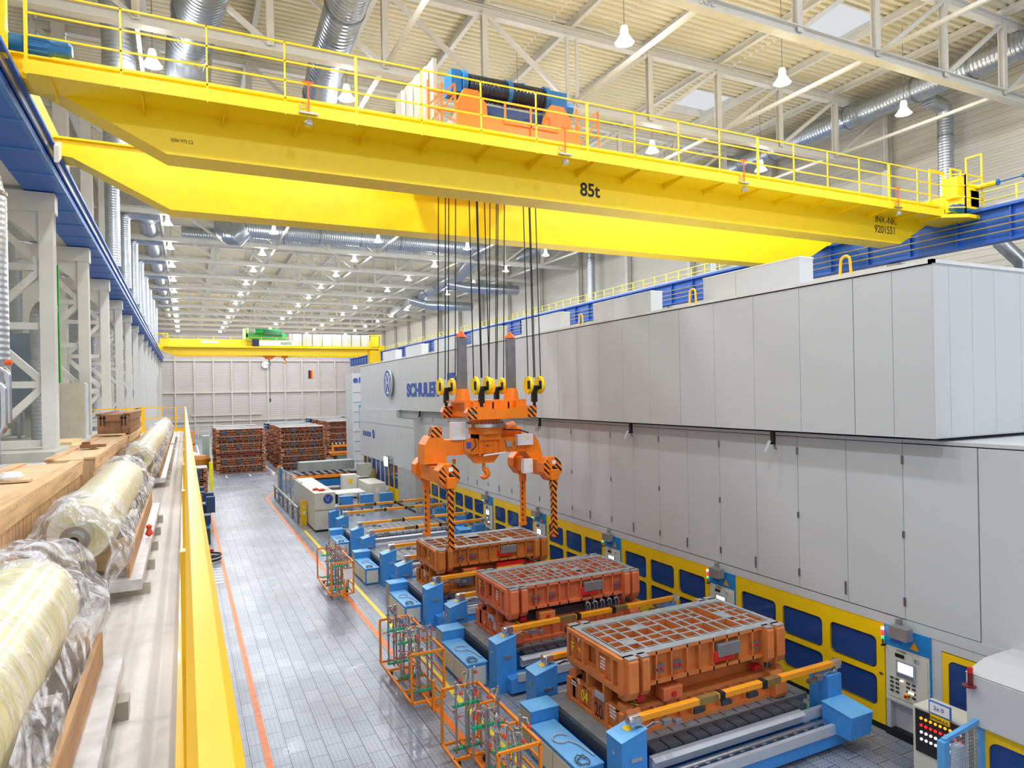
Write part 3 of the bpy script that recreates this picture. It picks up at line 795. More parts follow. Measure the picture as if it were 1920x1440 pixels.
        for yy in (17.4, 19.4):
            fy = Y(yy)
            obj('gripper_head', MB().prism([(cx - .32, 3.95), (cx - .12, 3.68), (cx + .12, 3.68), (cx + .32, 3.95), (cx + .28, 4.2), (cx + .12, 4.38), (cx - .16, 4.38), (cx - .32, 4.2)], 1, fy - .2, fy + .22), ORA, t, bevel=.015)
            if yy < 18:
                obj('striped_face', MB().prism([(cx - .3, 3.95), (cx - .12, 3.7), (cx - .02, 3.7), (cx - .02, 4.05), (cx - .2, 4.3), (cx - .3, 4.2)], 1, fy - .215, fy - .203)
                    .prism([(cx + .05, 4.1), (cx + .3, 3.95), (cx + .27, 4.2), (cx + .14, 4.35), (cx + .05, 4.36)], 1, fy - .215, fy - .203), HAZ, t)
                obj('opening', MB().box(cx - .03, cx + .18, fy - .212, fy - .204, 4.02, 4.12), BLK, t)
                obj('sign', MB().box(cx - .03, cx + .09, fy - .222, fy - .21, 4.17, 4.28), WTXT, t)
                obj('sensor', MB().tube([(cx - .08, fy - .24, 3.98), (cx - .08, fy - .2, 3.98)], .035, 10), RED, t)
            leg = obj('leg', MB().box(cx - .09, cx + .09, fy - .3, fy - .12, 3.45, 3.95).box(cx - .07, cx + .07, fy - .28, fy - .14, 2.14, 3.5).box(cx - .085, cx + .085, fy - .3, fy - .02, 2.06, 2.16), ORA if yy > 18 else HAZ, t)
            obj('guard_strip', MB().box(cx - .075, cx - .035, fy - .292, fy - .282, 2.2, 3.5), HAZ, leg)
            if yy < 18: obj('shoulder', MB().box(cx - .13, cx + .13, fy - .34, fy - .1, 3.72, 4.02), ORA, t, bevel=.01)
    obj('beacon', MB().tube([(X(6.6), -1.25, 4.42), (X(6.6), -1.25, 4.5)], .05, 10), RED, t)
    obj('beacon', MB().tube([(X(6.6), -1.25, 4.36), (X(6.6), -1.25, 4.42)], .05, 10), DGRN, t)
    return t
lifting_beam()

# ================================================================ the far crane
def far_crane():
    t = thing('bridge_crane', 'yellow bridge crane far down the hall with green trolley', 'crane', (0, 100, 0))
    x0, x1 = -2.9, 26.6
    pr = [(x0, 13.4), (x0, 13.0), (-0.9, 12.1), (24.0, 12.1), (x1, 12.9), (x1, 13.4)]
    obj('front_girder', MB().prism(pr, 1, 0, .8), YEL, t)
    obj('rear_girder', MB().prism([(a, z + (1.15 if z > 13.2 else 0)) for a, z in pr], 1, 3.2, 4.0), YEL, t)
    obj('walkway', MB().box(x0 + .5, x1 - .3, -.9, 0, 13.1, 13.28), YEL, t)
    for z in (.45, .85, 1.25): obj('rail', MB().box(x0 + .6, x1 - .3, -.9, -.86, 13.28 + z, 13.32 + z), PALEY, t)
    for i in range(15): obj('rail_post', MB().box(x0 + .6 + i * 2, x0 + .67 + i * 2, -.9, -.84, 13.2, 14.6), PALEY, t)
    obj('end_truck', MB().box(-3.5, -2.9, -1.5, 5.5, 12.85, 13.6), YEL, t)
    obj('end_truck', MB().box(26.3, 27.0, -1.5, 5.5, 12.85, 13.6), YEL, t)
    obj('end_cage', MB().frame('y', -1, .08, -3.6, -1.8, 13.2, 14.9, .1).beam((-2.6, -1, 14.9), (-.9, -1, 13.5), .08, .08).frame('y', -1, .08, 24.6, 26.6, 13.2, 15.2, .1).box(25.2, 26.2, -1, 0, 13.4, 15.0), YEL, t)
    obj('operator_cabin', MB().box(24.9, 26.6, -1.2, .6, 11.0, 12.9), YEL2, t)
    obj('cable_cover', MB().box(13.6, 25.0, -.2, .0, 13.5, 15.2), GRY, t)
    b = MB()
    for i in range(8): b.box(13.9 + i * 1.4, 13.95 + i * 1.4, -.24, -.2, 13.5, 15.2)
    obj('cover_seams', b, DRK, t)
    obj('name_board', MB().box(9.3, 14.0, -1.0, -.95, 13.4, 14.1), mat('board white', '#eceef2', .5), t)
    obj('board_panel', MB().box(8.5, 9.4, -1.05, -.98, 13.3, 14.3), mat('board navy', '#1a2145', .5), t)
    text_mesh('8200725', .5, (1, 0, 0), (0, 0, 1), (12.3, -1.0, 13.6), TXT, 'board_lettering', t, .01, .8)
    obj('strip_light', MB().box(2.1, 4.2, -1.1, -.95, 13.75, 14.0), emis('tube light', '#ffffff', 6), t)
    g = thing('hoist_trolley', 'dark green hoist trolley on top of the far yellow crane', 'hoist', (10.6, 101.6, 13.5))
    obj('trolley_body', MB().box(-2.6, 2.6, -1.2, 1.2, 1.1, 1.7).prism([(-2.4, .9), (2.5, .9), (2.6, 1.7), (1.6, 1.9), (-1.0, 1.85), (-2.6, 1.6)], 1, -1.3, -1.1), DGRN, g)
    obj('rope_drum', MB().tube([(-1.6, -1.2, 1.95), (1.8, -1.2, 1.95)], .42, 14), DGRN, g)
    obj('end_frame', MB().box(-3.0, -2.8, -1.2, 1, .9, 2.4).box(-2.6, -2.4, -1.2, 1, .9, 2.5), mat('pale green frame', '#a9d47a', .5), g)
    obj('drum_guard', MB().box(-.5, 2.0, -1.66, -1.62, 1.5, 2.2), mat('dark green', '#0a4a26', .5), g)
    h = thing('crane_hook', 'orange hook block with long pendant hanging under the far crane', 'hook', (10.9, 101, 12.1))
    obj('hook_housing', MB().box(-.75, .75, -.4, .4, -.2, .1).lathe([(.5, -.45), (.6, -.2)], (0, 0, 0), 2, 12), ORA, h)
    obj('hook', MB().tube([(0, 0, -.4), (0, 0, -.9)], .12, 8).tube(arc((0, 0, -1.15), .2, 90, -170, 10), .08, 8), STL, h)
    obj('pendant_cable', MB().tube([(.05, 0, -1.2), (.05, 0, -6.1)], .035, 6).cbox((.05, 0, -6.3), (.22, .2, .5)), mat('pendant dark', '#45455a', .5), h)
    h2 = thing('crane_hook', 'small orange auxiliary hook beside the hook block of the far crane', 'hook', (13.0, 101, 12.1))
    obj('hook_housing', MB().box(-.4, .4, -.3, .3, -.3, .1), ORA, h2)
    obj('hook', MB().tube([(0, 0, -.3), (0, 0, -.6)], .1, 8).tube(arc((0, 0, -.85), .2, 90, -170, 10), .08, 8), ORA, h2)
far_crane()
# ================================================================ the press line on the right
PX, OX = 11.35, 11.0
PP = 4.52
def pane_mat():
    m = bpy.data.materials.new('dark blue window pane'); m.use_nodes = True
    nt = m.node_tree; N = nt.nodes; L = nt.links
    N.remove(N['Principled BSDF'])
    tr = N.new('ShaderNodeBsdfTransparent'); tr.inputs[0].default_value = (0.22, 0.38, 0.8, 1)
    df = N.new('ShaderNodeBsdfDiffuse'); df.inputs[0].default_value = lin('#3c63b4')
    gl = N.new('ShaderNodeBsdfGlossy'); gl.inputs['Roughness'].default_value = 0.06
    a = N.new('ShaderNodeMixShader'); a.inputs[0].default_value = 0.5
    L.new(tr.outputs[0], a.inputs[1]); L.new(df.outputs[0], a.inputs[2])
    f = N.new('ShaderNodeFresnel'); f.inputs[0].default_value = 1.4
    c = N.new('ShaderNodeMixShader'); L.new(f.outputs[0], c.inputs[0]); L.new(a.outputs[0], c.inputs[1]); L.new(gl.outputs[0], c.inputs[2])
    L.new(c.outputs[0], N['Material Output'].inputs['Surface'])
    return m
PANE = pane_mat()

def rrect(u0, u1, v0, v1, r, n=4):
    pts = []
    for cx, cy, a0 in ((u1 - r, v1 - r, 0), (u0 + r, v1 - r, 90), (u0 + r, v0 + r, 180), (u1 - r, v0 + r, 270)):
        for i in range(n + 1):
            a = math.radians(a0 + 90 * i / n); pts.append((cx + r * math.cos(a), cy + r * math.sin(a)))
    return pts

def holed_panel(b, x, th, u0, u1, v0, v1, holes, r=0.07):
    """flat panel in the y-z plane with rounded window openings: each cell is a ring between a rectangle and the rounded hole"""
    ys = sorted({u0, u1} | {h[0] for h in holes} | {h[1] for h in holes})
    cells = holes
    # rings: outer rectangle of each cell grown to the midlines
    cols = sorted({(h[0], h[1]) for h in holes}); rows = sorted({(h[2], h[3]) for h in holes})
    ub = [u0] + [(cols[i][1] + cols[i+1][0]) / 2 for i in range(len(cols) - 1)] + [u1]
    vb = [v0] + [(rows[i][1] + rows[i+1][0]) / 2 for i in range(len(rows) - 1)] + [v1]
    for i, (a, c) in enumerate(cols):
        for j, (d, e) in enumerate(rows):
            inner = rrect(a, c, d, e, r)
            U0, U1, V0, V1 = ub[i], ub[i+1], vb[j], vb[j+1]
            outer = []
            for (p, q) in inner:
                # project each inner point onto the outer rectangle
                if p >= c - r + 1e-9 and q >= e - r - 1e-9: outer.append(None)
                outer.append((p, q)) if False else None
            n = len(inner); k = n // 4
            outer = []
            cor = [(U1, V1), (U0, V1), (U0, V0), (U1, V0)]
            for t in range(n): outer.append(cor[t // k])
            for xx in (x, x + th):
                vs = [(xx, p, q) for p, q in inner] + [(xx, p, q) for p, q in outer]
                fs = []
                for t in range(n):
                    t2 = (t + 1) % n
                    if outer[t] == outer[t2]: fs.append((t, t2, n + t))
                    else: fs.append((t, t2, n + t2, n + t))
                b.add(vs, fs)
            vs = [(x, p, q) for p, q in inner] + [(x + th, p, q) for p, q in inner]
            b.add(vs, [(t, (t + 1) % n, n + (t + 1) % n, n + t) for t in range(n)])
    b.add([(x, u0, v0), (x, u1, v0), (x + th, u1, v0), (x + th, u0, v0), (x, u0, v1), (x, u1, v1), (x + th, u1, v1), (x + th, u0, v1)],
          [(0, 1, 2, 3), (4, 5, 6, 7), (0, 4, 7, 3), (1, 5, 6, 2)])
    return b

# --- cladding of one press: four tall panels, sill, hinges
def cladding(loc):
    t = thing('press_cladding', 'x', 'press', loc, 0, 'grey press cladding bays')
    obj('backing', MB().box(0.05, 0.12, 0, PP, 2.0, 5.32), DRK, t)
    for i in range(4):
        y = i * 1.13
        p = obj('panel', MB().box(0, 0.05, y + .006, y + 1.124, 2.17, 5.26), GRY, t)
        if i % 2 == 0:
            obj('hinge', MB().box(-.02, 0, y - .02, y + .02, 4.9, 5.05).box(-.02, 0, y - .02, y + .02, 3.6, 3.72).box(-.02, 0, y - .02, y + .02, 2.4, 2.55), STL, p)
        else:
            obj('handle', MB().box(-.025, 0, y + .03, y + .06, 2.3, 2.55), STL, p)
    obj('head_strip', MB().box(-0.01, 0.1, 0, PP, 5.275, 5.34), GRY, t)
    obj('sill', MB().box(-0.01, 0.1, 0, PP, 1.98, 2.155), GRY, t)
    obj('seam', MB().box(-0.004, 0.02, 0, PP, 2.155, 2.17), DRK, t); obj('seam', MB().box(-.004, .02, 0, PP, 5.262, 5.275), DRK, t)
    return t
names = ['nearest the camera, behind the die marked 04 20', 'second along the press line, behind the middle die', 'third along the press line, behind the spreader legs', 'fourth along the press line, behind the spreader', 'fifth along the press line', 'last before the control room']
cl0 = cladding((PX, 7.65, 0)); 
for k in range(6):
    o = cl0 if k == 0 else dup(cl0, (PX, 7.65 + PP * k, 0))
    o['label'] = 'tall light grey press cladding bay, ' + names[k]
# --- the right end of the cladding, past the door
t = thing('end_cladding', 'light grey cladding at the right edge above the yellow door', 'press', (PX, 0, 0))
obj('panel', MB().box(0, .05, 6.41, 7.645, 2.17, 5.26), GRY, t)
obj('panel', MB().box(0, .05, 5.2, 6.39, 2.1, 5.26), GRY, t)
obj('panel', MB().box(0, .05, 2.0, 5.19, 2.1, 5.26), GRY, t)
obj('roof_plate', MB().box(0, 5, 2.0, 7.645, 5.28, 5.34), GRY, t)
obj('backing', MB().box(.05, .1, 2.0, 7.645, 1.9, 5.28), DRK, t)
obj('sill', MB().box(-.01, .1, 2.0, 7.645, 1.98, 2.155), GRY, t)
obj('wall_panel', MB().box(0, .1, 7.03, 7.2, 0, 1.97).box(0, .1, 6.28, 7.03, 1.82, 1.97).box(0, .1, 2.0, 6.28, 0, 1.97), GRY, t)
dr = thing('yellow_door', 'yellow framed door with one dark pane right of the control pillar marked 7', 'door', (PX, 6.3, 0))
obj('door_leaf', holed_panel(MB(), -.01, .05, 0, .72, .05, 1.8, [(.1, .62, .75, 1.7)], .1), YEL2, dr)
obj('pane', MB().box(.015, .022, .06, .68, .7, 1.75), PANE, dr)

# --- yellow gates with six panes
def gate(loc):
    t = thing('safety_gate', 'x', 'gate', loc, 0, 'yellow window gates of the presses')
    L = 3.68
    holes = [(a, a + .98, c, d) for a in (.16, 1.33, 2.5) for (c, d) in ((.42, .98), (1.1, 1.68))]
    obj('gate_frame', holed_panel(MB(), 0, .06, 0, L, .12, 1.98, holes, .09), YEL2, t)
    for (a, c, d, e) in holes:
        obj('pane', MB().box(.03, .036, a - .02, c + .02, d - .02, e + .02), PANE, t)
        b = MB(); h = rrect(a, c, d, e, .09); vs = []; n = len(h)
        inn = rrect(a + .014, c - .014, d + .014, e - .014, .08)
        b.add([(-.003, p, q) for p, q in h] + [(-.003, p, q) for p, q in inn], [(i, (i + 1) % n, n + (i + 1) % n, n + i) for i in range(n)])
        obj('seal', b, BLK, t)
    obj('lock', MB().box(-.015, 0, .04, .1, 1.02, 1.06), STL, t)
    obj('skirting', MB().box(.02, .1, 0, L, 0, .13), BLK, t)
    return t
g0 = gate((PX, 8.06, 0))
gn = ['right behind the die marked 04 20', 'behind the middle die', 'behind the third die', 'behind the right gripper legs', 'behind the two empty bolsters', 'farthest of the row']
for k in range(6):
    o = g0 if k == 0 else dup(g0, (PX, 8.06 + PP * k, 0))
    o['label'] = 'yellow gate frame with six dark blue panes, ' + gn[k]

# --- inside of the presses, seen through the panes
t = thing('press_interior', 'blue press beds and dark columns inside the presses behind the yellow gates', 'press')
obj('floor_pit', MB().box(PX + .15, 15.2, 2.0, 35, 0.0, 0.02), DRK, t)
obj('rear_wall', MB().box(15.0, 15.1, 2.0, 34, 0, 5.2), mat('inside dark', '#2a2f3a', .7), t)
for k in range(6):
    y = 8.1 + PP * k
    obj('press_bed', MB().box(12.4, 14.6, y + .6, y + 3.2, 0, .75), BLU, t)
    obj('upright', MB().box(12.2, 13.0, y - .75, y - .1, 0, 5.2), mat('upright blue grey', '#4b6ea8', .5), t)
    obj('service_box', MB().box(11.9, 12.3, y + .9, y + 1.9, .25, .75), GRY2, t)

# --- control pillars
def pillar(loc):
    t = thing('control_pillar', 'x', 'control panel', loc, 0, 'control pillars between the yellow gates')
    L = .84
    obj('head', MB().box(-.03, .5, 0, L, 1.62, 1.98), mat('pillar blue', '#1c86cf', .4), t)
    bd = obj('cabinet', MB().box(-.03, .4, 0.02, L - .02, .68, 1.62).box(-.045, -.03, .05, L - .08, .74, 1.56), GRY2, t)
    obj('side_edge', MB().box(-.032, .4, 0, .02, .68, 1.62), mat('pillar blue', '#1c86cf', .4), t)
    obj('niche', MB().box(.1, .4, .02, L - .02, .14, .66).box(-.03, .1, .74, L - .02, .14, .66).box(-.03, .1, .02, .06, .14, .66).box(-.04, .1, 0.02, L - .02, .64, .68), mat('niche pale grey', '#b9bcc0', .5), t)
    obj('base', MB().box(-.03, .4, 0, L, 0, .14), BLK, t)
    sc = obj('screen_bezel', MB().box(-.07, -.045, .25, .6, 1.13, 1.42), mat('bezel grey', '#9da3ad', .4), t)
    obj('screen', MB().box(-.075, -.07, .29, .56, 1.22, 1.39), emis('screen glow', '#eef4ff', 1.6), sc)
    obj('keypad', MB().box(-.076, -.07, .28, .58, 1.15, 1.2), mat('keypad grey', '#6d7482', .5), sc)
    obj('display', MB().box(-.06, -.045, .46, .62, 1.47, 1.53), BLK, t)
    obj('number_plate', MB().box(-.055, -.045, .19, .29, 1.46, 1.54), mat('plate grey', '#a9b4bd', .4), t)
    b = MB(); cs = []
    for i in range(5):
        for j in range(4):
            y = .26 + .1 * i; z = 1.08 - .075 * j
            if i == 2: continue
            b.box(-.065, -.045, y, y + .06, z - .025, z)
    obj('push_buttons', b, mat('button black', '#2a2c33', .4), t)
    obj('lit_buttons', MB().cbox((-.07, .3, .92), (.02, .04, .03)).cbox((-.07, .36, .92), (.02, .04, .03)).cbox((-.07, .5, 1.07), (.02, .05, .02)), emis('button lit', '#ffe9d8', 1.5), t)
    obj('yellow_button', MB().cbox((-.055, .42, .83), (.02, .07, .07)), YEL, t)
    obj('stop_button', MB().tube([(-.1, .42, .83), (-.06, .42, .83)], .025, 10), RED, t)
    obj('warning_sign', MB().prism([(.2, 1.68), (.36, 1.68), (.28, 1.82)], 0, -.04, -.031), mat('sign amber', '#f7a400', .4), t)
    obj('name_sign', MB().box(-.04, -.031, .52, .72, 1.7, 1.82), LOGO, t)
    text_mesh('SCHULER', .035, (0, -1, 0), (0, 0, 1), (-.047, .6, 1.57), TXT, 'maker_lettering', t, .002, 1.2)
    # light tower with bracket box above
    s = obj('light_tower', MB().tube([(-.1, L - .02, 1.62), (-.1, L - .02, 1.72)], .012, 8).box(-.13, -.02, L - .04, L, 1.6, 1.62), BLK, t)
    for i, (c, n) in enumerate((('#18e8a0', 'green_light'), ('#ff2a1c', 'red_light'), ('#ff2850', 'red_light'), ('#ffd0d0', 'white_light'))):
        obj(n, MB().tube([(-.1, L - .02, 1.73 + .055 * i), (-.1, L - .02, 1.775 + .055 * i)], .026, 12), emis('tower light %d' % i, c, 2.5 if i else 1.2), s)
    obj('sensor_box', MB().box(-.3, -.12, .24, .56, 1.87, 2.08).box(-.12, 0, .5, .56, 1.9, 2.16), mat('sensor housing grey', '#a4a5a8', .35, .5), t)
    return t
p0 = pillar((PX, 7.2, 0))
pn = ['marked 7, right of the yellow gates and nearest the camera', 'with blue head behind the right end of the die marked 04 20', 'with blue head behind the right end of the middle die', 'with a red light behind the right gripper leg', 'between the two pairs of gripper legs', 'behind the left gripper leg']
for k in range(6):
    o = p0 if k == 0 else dup(p0, (PX, 7.2 + PP * k, 0))
    o['label'] = 'press control pillar ' + pn[k]
text_mesh('7', .07, (0, -1, 0), (0, 0, 1), (-.057, .265, 1.475), TXT, 'number_lettering', p0, .002)

# --- upper housing
t = thing('upper_housing', 'long light grey upper housing of the press line with company logos', 'press', (OX, 0, 5.42))
Y1 = 46.6; HT = 2.86
obj('core', MB().box(.06, 9.0, 6.9, Y1 - .05, .02, HT - .03), DRK, t)
es = [6.85, 7.55, 8.3]
while es[-1] + 1.2 < Y1: es.append(es[-1] + 1.2)
es[-1] = Y1
for i, (a, c) in enumerate(zip(es, es[1:])):
    g = .012 if i in (2, 6, 11, 16) else .005
    obj('panel', MB().box(0, .06, a + g, c - .004, 0.0, HT), GRY, t)
xs2 = [0, .42, 1.05, 1.7, 2.5, 3.7, 4.9, 6.1, 7.3, 9.0]
for a, c in zip(xs2, xs2[1:]): obj('end_panel', MB().box(a + .004, c - .004, 6.84, 6.9, 0, HT), GRY, t)
obj('bottom_plate', MB().box(0, 9.0, 6.85, Y1, -.02, 0.0), GRY, t)
obj('top_edge', MB().box(-.03, .05, 6.82, Y1, HT, HT + .06).box(-.03, 9, 6.82, 6.9, HT, HT + .06), mat('bright edge', '#e2e2e0', .4), t)
obj('roof_plate', MB().box(0, 9.0, 6.85, Y1, HT - .02, HT), GRY, t)
# badges and lettering on the housing
bd = obj('round_badge', MB().tube([(-.22, 38.9, 1.53), (-.14, 38.9, 1.53)], .8, 48), WHT, t, 40)
obj('badge_stem', MB().tube([(-.14, 38.9, 1.53), (0, 38.9, 1.53)], .3, 16), WHT, bd)
def ring(b, cx, cy, cz, r0, r1, th, n=48):
    vs = []
    for r in (r0, r1):
        for i in range(n):
            a = 2 * PI * i / n; vs.append((cx, cy + r * math.cos(a), cz + r * math.sin(a)))
    return b.add(vs, [(i, (i + 1) % n, n + (i + 1) % n, n + i) for i in range(n)])
def badge_marks(cx, cy, cz, R, parent, mname='badge_mark'):
    b = MB(); ring(b, cx, cy, cz, R * .8, R * .97, 0); b2 = b
    def bar(p, q, w):
        # p,q in badge units (right, up); right is -y
        (a, c), (d, e) = p, q
        b.beam((cx, cy - a * R, cz + c * R), (cx, cy - d * R, cz + e * R), w * R, .008, (1, 0, 0))
    for p, q in (((-.3, .68), (0, .1)), ((.3, .68), (0, .1)), ((-.66, .36), (-.3, -.62)), ((-.3, -.62), (-.02, .0)), ((.02, .0), (.3, -.62)), ((.3, -.62), (.66, .36))): bar(p, q, .16)
    return obj(mname, b, LOGO, parent)
badge_marks(-.225, 38.9, 1.53, .8, t)
BOLDW = .045
text_mesh('SCHULER', .93, (0, -1, 0), (0, 0, 1), (-.012, 35.75, .78), LOGO, 'maker_lettering', t, .004, 1.3, .045)
def swoosh(x, y, z, w, h, parent):
    """square mark cut by a rising curve; y is the left edge, reading towards -y"""
    n = 12; P1 = []; P2 = []
    for i in range(n + 1):
        f = i / n; cx = .05 + .9 / (1 + math.exp(-9 * (f - .55)))
        P1.append((f, cx))
    up = [(x, y - 0, z + h)] ; 
    left = [(x, y, z + h)] + [(x, y - w * (cx - .12 if cx > .12 else 0), z + h * f) for f, cx in reversed(P1)]
    right = [(x, y - w, z), ] + [(x, y - w * min(1, cx + .1), z + h * f) for f, cx in reversed(P1)]
    b = MB()
    b.add(left, [tuple(range(len(left)))]); b.add(right, [tuple(range(len(right)))])
    return obj('maker_mark', b, LOGO, parent)
swoosh(-.012, 29.4, 1.1, 1.25, .72, t)
for (y, h) in ((8.75, .5), (13.05, .5), (18.3, .46)):
    k = 'yellow hoop handle standing on the upper housing roof, ' + {8.75: 'nearest the camera', 13.05: 'middle one', 18.3: 'farthest one'}[y]
    hp = thing('roof_hoop', k, 'handle', (11.4, y, 8.28), 0, 'hoop handles on the housing roof')
    obj('hoop', MB().tube([(0, -.13, 0), (0, -.1, h - .1)] + [(0, p[1], p[2] + h - .1) for p in arc((0, 0, 0), .1, 180, 0, 8, 'yz')] + [(0, .1, h - .1), (0, .13, 0)], .025, 8), RAILY, hp)
    obj('foot', MB().box(-.05, .05, -.2, .2, 0, .03), RAILY, hp)

# --- boxes on the housing roof
rb = thing('roof_box', 'x', 'machine housing', (12.2, 10.5, 8.28), 0, 'grey boxes on the press housing roof')
for a, c in ((0, 1.9), (1.91, 3.05)): obj('panel', MB().box(0, .42, a, c, 0, .86), GRY, rb)
obj('top_edge', MB().box(-.01, .43, -.01, 3.06, .86, .89), mat('bright edge', '#e2e2e0', .4), rb)
obj('lifting_eye', MB().tube(arc((.2, .1, .9), .03, 0, 360, 8), .008, 5).tube(arc((.2, 2.9, .9), .03, 0, 360, 8), .008, 5), STL, rb)
for k in range(7):
    o = rb if k == 0 else dup(rb, (12.2, 10.5 + 5.25 * k, 8.28))
    o['label'] = 'grey box on the roof of the press housing, ' + ['nearest the camera', 'second', 'third, right of the hanging ropes', 'fourth, behind the hanging ropes', 'fifth', 'sixth', 'farthest'][k]

# --- control room at the far end of the press line
t = thing('control_room', 'grey clad control room at the far end of the press line with yellow lower panels', 'control room', (10.9, 34.3, 0))
ED = 46.6 - 34.3
for i in range(11):
    a = i * ED / 11; obj('panel', MB().box(0, .06, a + .006, a + ED / 11 - .006, 2.2, 4.5), GRY, t)
obj('core', MB().box(.06, 4, 0.02, ED, 2.15, 4.95), DRK, t)
obj('upper_band', MB().box(-.02, .06, 0, ED, 4.5, 4.95).box(0, 4, -.02, 0, 0, 4.95), GRY, t)
obj('soffit', MB().box(.0, 4, 3.3, ED, 4.95, 5.40), GRY, t)
obj('recess_panel', MB().box(.3, 4, -.06, 3.3, 4.95, 5.40), GRY, t)
obj('end_wall', MB().box(0, 4, -.06, 0.0, 0, 4.95), GRY, t)
obj('grey_wall', MB().box(0, .1, 0, 3.1, 0, 2.2), mat('control room pale', '#aeb0b0', .6), t)
for i, a in enumerate((3.1, 4.0, 5.1, 6.0, 7.0, 8.0, 9.1, 10.3, 11.3)):
    obj('window_post', MB().box(-.02, .08, a, a + .07, 0 if i < 3 else .9, 2.2), YEL2 if i < 3 or i > 6 else GRY, t)
obj('pane', MB().box(.03, .04, 3.1, 11.3, .8, 2.2), PANE, t)
obj('yellow_panel', MB().box(-.02, .06, 3.17, 5.1, 0.1, .82), YEL2, t)
obj('yellow_panel', MB().box(-.02, .06, 9.1, 11.3, 0, .95), YEL2, t)
obj('base', MB().box(-.02, .1, 0, 8, 0, .1), BLK, t)
obj('inside_wall', MB().box(3.8, 3.9, 0, ED, 0, 2.3), mat('inside dark', '#2a2f3a', .7), t)
text_mesh('SCHULER', .42, (0, -1, 0), (0, 0, 1), (-.012, 11.4, 3.58 ), LOGO, 'maker_lettering', t, .004, 1.25, .012)
swoosh(-.012, 8.85, 3.5, .6, .55, t)
sr = thing('hanging_screen', 'white monitor on a swivel arm hanging at the control room wall', 'monitor', (10.6, 38.8, 2.1))
obj('display', MB().box(-.06, 0, -.35, .35, 0, .55), emis('monitor glow', '#f2f6ff', 1.2), sr)
obj('case', MB().box(0, .06, -.38, .38, -.03, .58), BLK, sr)
obj('arm', MB().tube([(.05, -.1, .3), (.3, -.2, .4)], .03, 8), STL, sr)
tw = thing('archive_tower', 'grey panelled tower standing beyond the far end of the press housing', 'tower', (13.3, 55.0, 0))
obj('tower_body', MB().box(-1.0, 1.6, 0, 2.5, 0, 8.1), GRY, tw)
b = MB()
for i in range(9): b.box(-.9, 1.5, -.02, 0, .9 + .8 * i, .92 + .8 * i)
obj('panel_seams', b, DRK, tw)
obj('tower_emblem', MB().tube([(-.72, -.03, 7.5), (-.72, -.01, 7.5)], .2, 16).box(-.45, -.2, -.03, -.01, 7.35, 7.75), LOGO, tw)
bp = thing('blue_light_strip', 'upright bright blue strip at the far end of the press housing', 'panel', (10.95, 46.6, 4.0))
obj('strip', MB().box(-.05, .05, 0, .2, 0, 1.6), mat('bright blue strip', '#39a5ea', .5), bp)
obj('bracket', MB().box(-.05, .3, 0, .1, -.08, 0).box(-.02, .1, -.05, .1, 1.3, 1.5), WHT, bp)
# cameras under the housing edge
cm = thing('edge_camera', 'x', 'camera', (11.1, 0, 5.3), 0, 'small sensors under the housing edge')
obj('bracket', MB().box(-.05, .02, -.04, .04, -.2, .1), BLK, cm)
obj('sensor', MB().beam((-.08, .02, -.12), (-.14, .1, -.36), .07, .06), CHR, cm)
obj('cable', MB().tube([(-.05, -.05, -.15), (-.09, -.1, -.28), (-.05, -.12, -.3), (-.03, -.06, -.2)], .008, 5), BLK, cm)
for i, y in enumerate((10.3, 15.3, 20.6, 33.9)):
    o = cm if i == 0 else dup(cm, (11.1, y, 5.3)); o.location = (11.1, y, 5.3)
    o['label'] = 'small white sensor on a black bracket under the housing edge, ' + ['nearest the camera', 'second', 'right of the spreader', 'left of the spreader'][i]

# --- bottom right: raised box, its yellow window, control desk, mesh fence
t = thing('end_enclosure', 'light grey box with yellow window frame below in the bottom right corner', 'machine housing', (10.15, 5.95, 0))
obj('hood', MB().box(0, 3, -4.5, 0, 1.36, 2.1).prism([(-.02, 2.1), (3, 2.1), (3, 2.22), (.5, 2.22)], 1, -4.5, .02), GRY, t, bevel=.02)
obj('lower_frame', holed_panel(MB(), .08, .06, -3.0, -.05, .0, 1.36, [(-2.9, -.25, .5, 1.2)], .15), YEL2, t)
obj('pane', MB().box(.11, .12, -2.95, -.2, .45, 1.25), PANE, t)
bl = obj('beacon', MB().tube([(-.02, -.08, 1.95), (-.02, -.08, 2.12)], .035, 12).tube([(-.05, -.08, 1.93), (-.05, -.08, 1.95)], .09, 12), mat('beacon smoke red', '#6e1f24', .3), t)
obj('beacon_cap', MB().tube([(-.02, -.08, 2.12), (-.02, -.08, 2.2)], .036, 12), RED, bl)
t = thing('push_button_desk', 'black control desk with rows of red and yellow buttons behind the blue mesh', 'control panel', (10.45, 6.0, 0))
obj('desk_body', MB().box(0, .5, .1, .95, .0, 1.15), GRY2, t)
obj('button_panel', MB().box(-.02, 0, .15, .9, .45, 1.12), mat('panel black brown', '#241e20', .4), t)
for j, (c, n) in enumerate((('#ffb020', 'amber_buttons'), ('#ff2a20', 'red_buttons'), ('#f4f4f4', 'white_buttons'), ('#e8e8ff', 'white_buttons'))):
    b = MB()
    for i in range(9): b.tube([(-.035, .2 + .075 * i, 1.0 - .11 * j), (-.02, .2 + .075 * i, 1.0 - .11 * j)], .022, 8)
    obj(n, b, emis('desk light %d' % j, c, .9), t)
obj('writing_board', MB().box(-.05, -.03, .32, .66, 1.16, 1.36), mat('board blue rim', '#3c6fc4', .4), t)
obj('sheet', MB().box(-.055, -.05, .34, .64, 1.18, 1.34), WTXT, t)
obj('yellow_tag', MB().box(-.05, -.04, .34, .64, 1.06, 1.15), YEL2, t)
text_mesh('EF9540-JLA', .06, (0, -1, 0), (0, 0, 1), (-.056, .63, 1.08), TXT, 'tag_lettering', t, .001, .95)
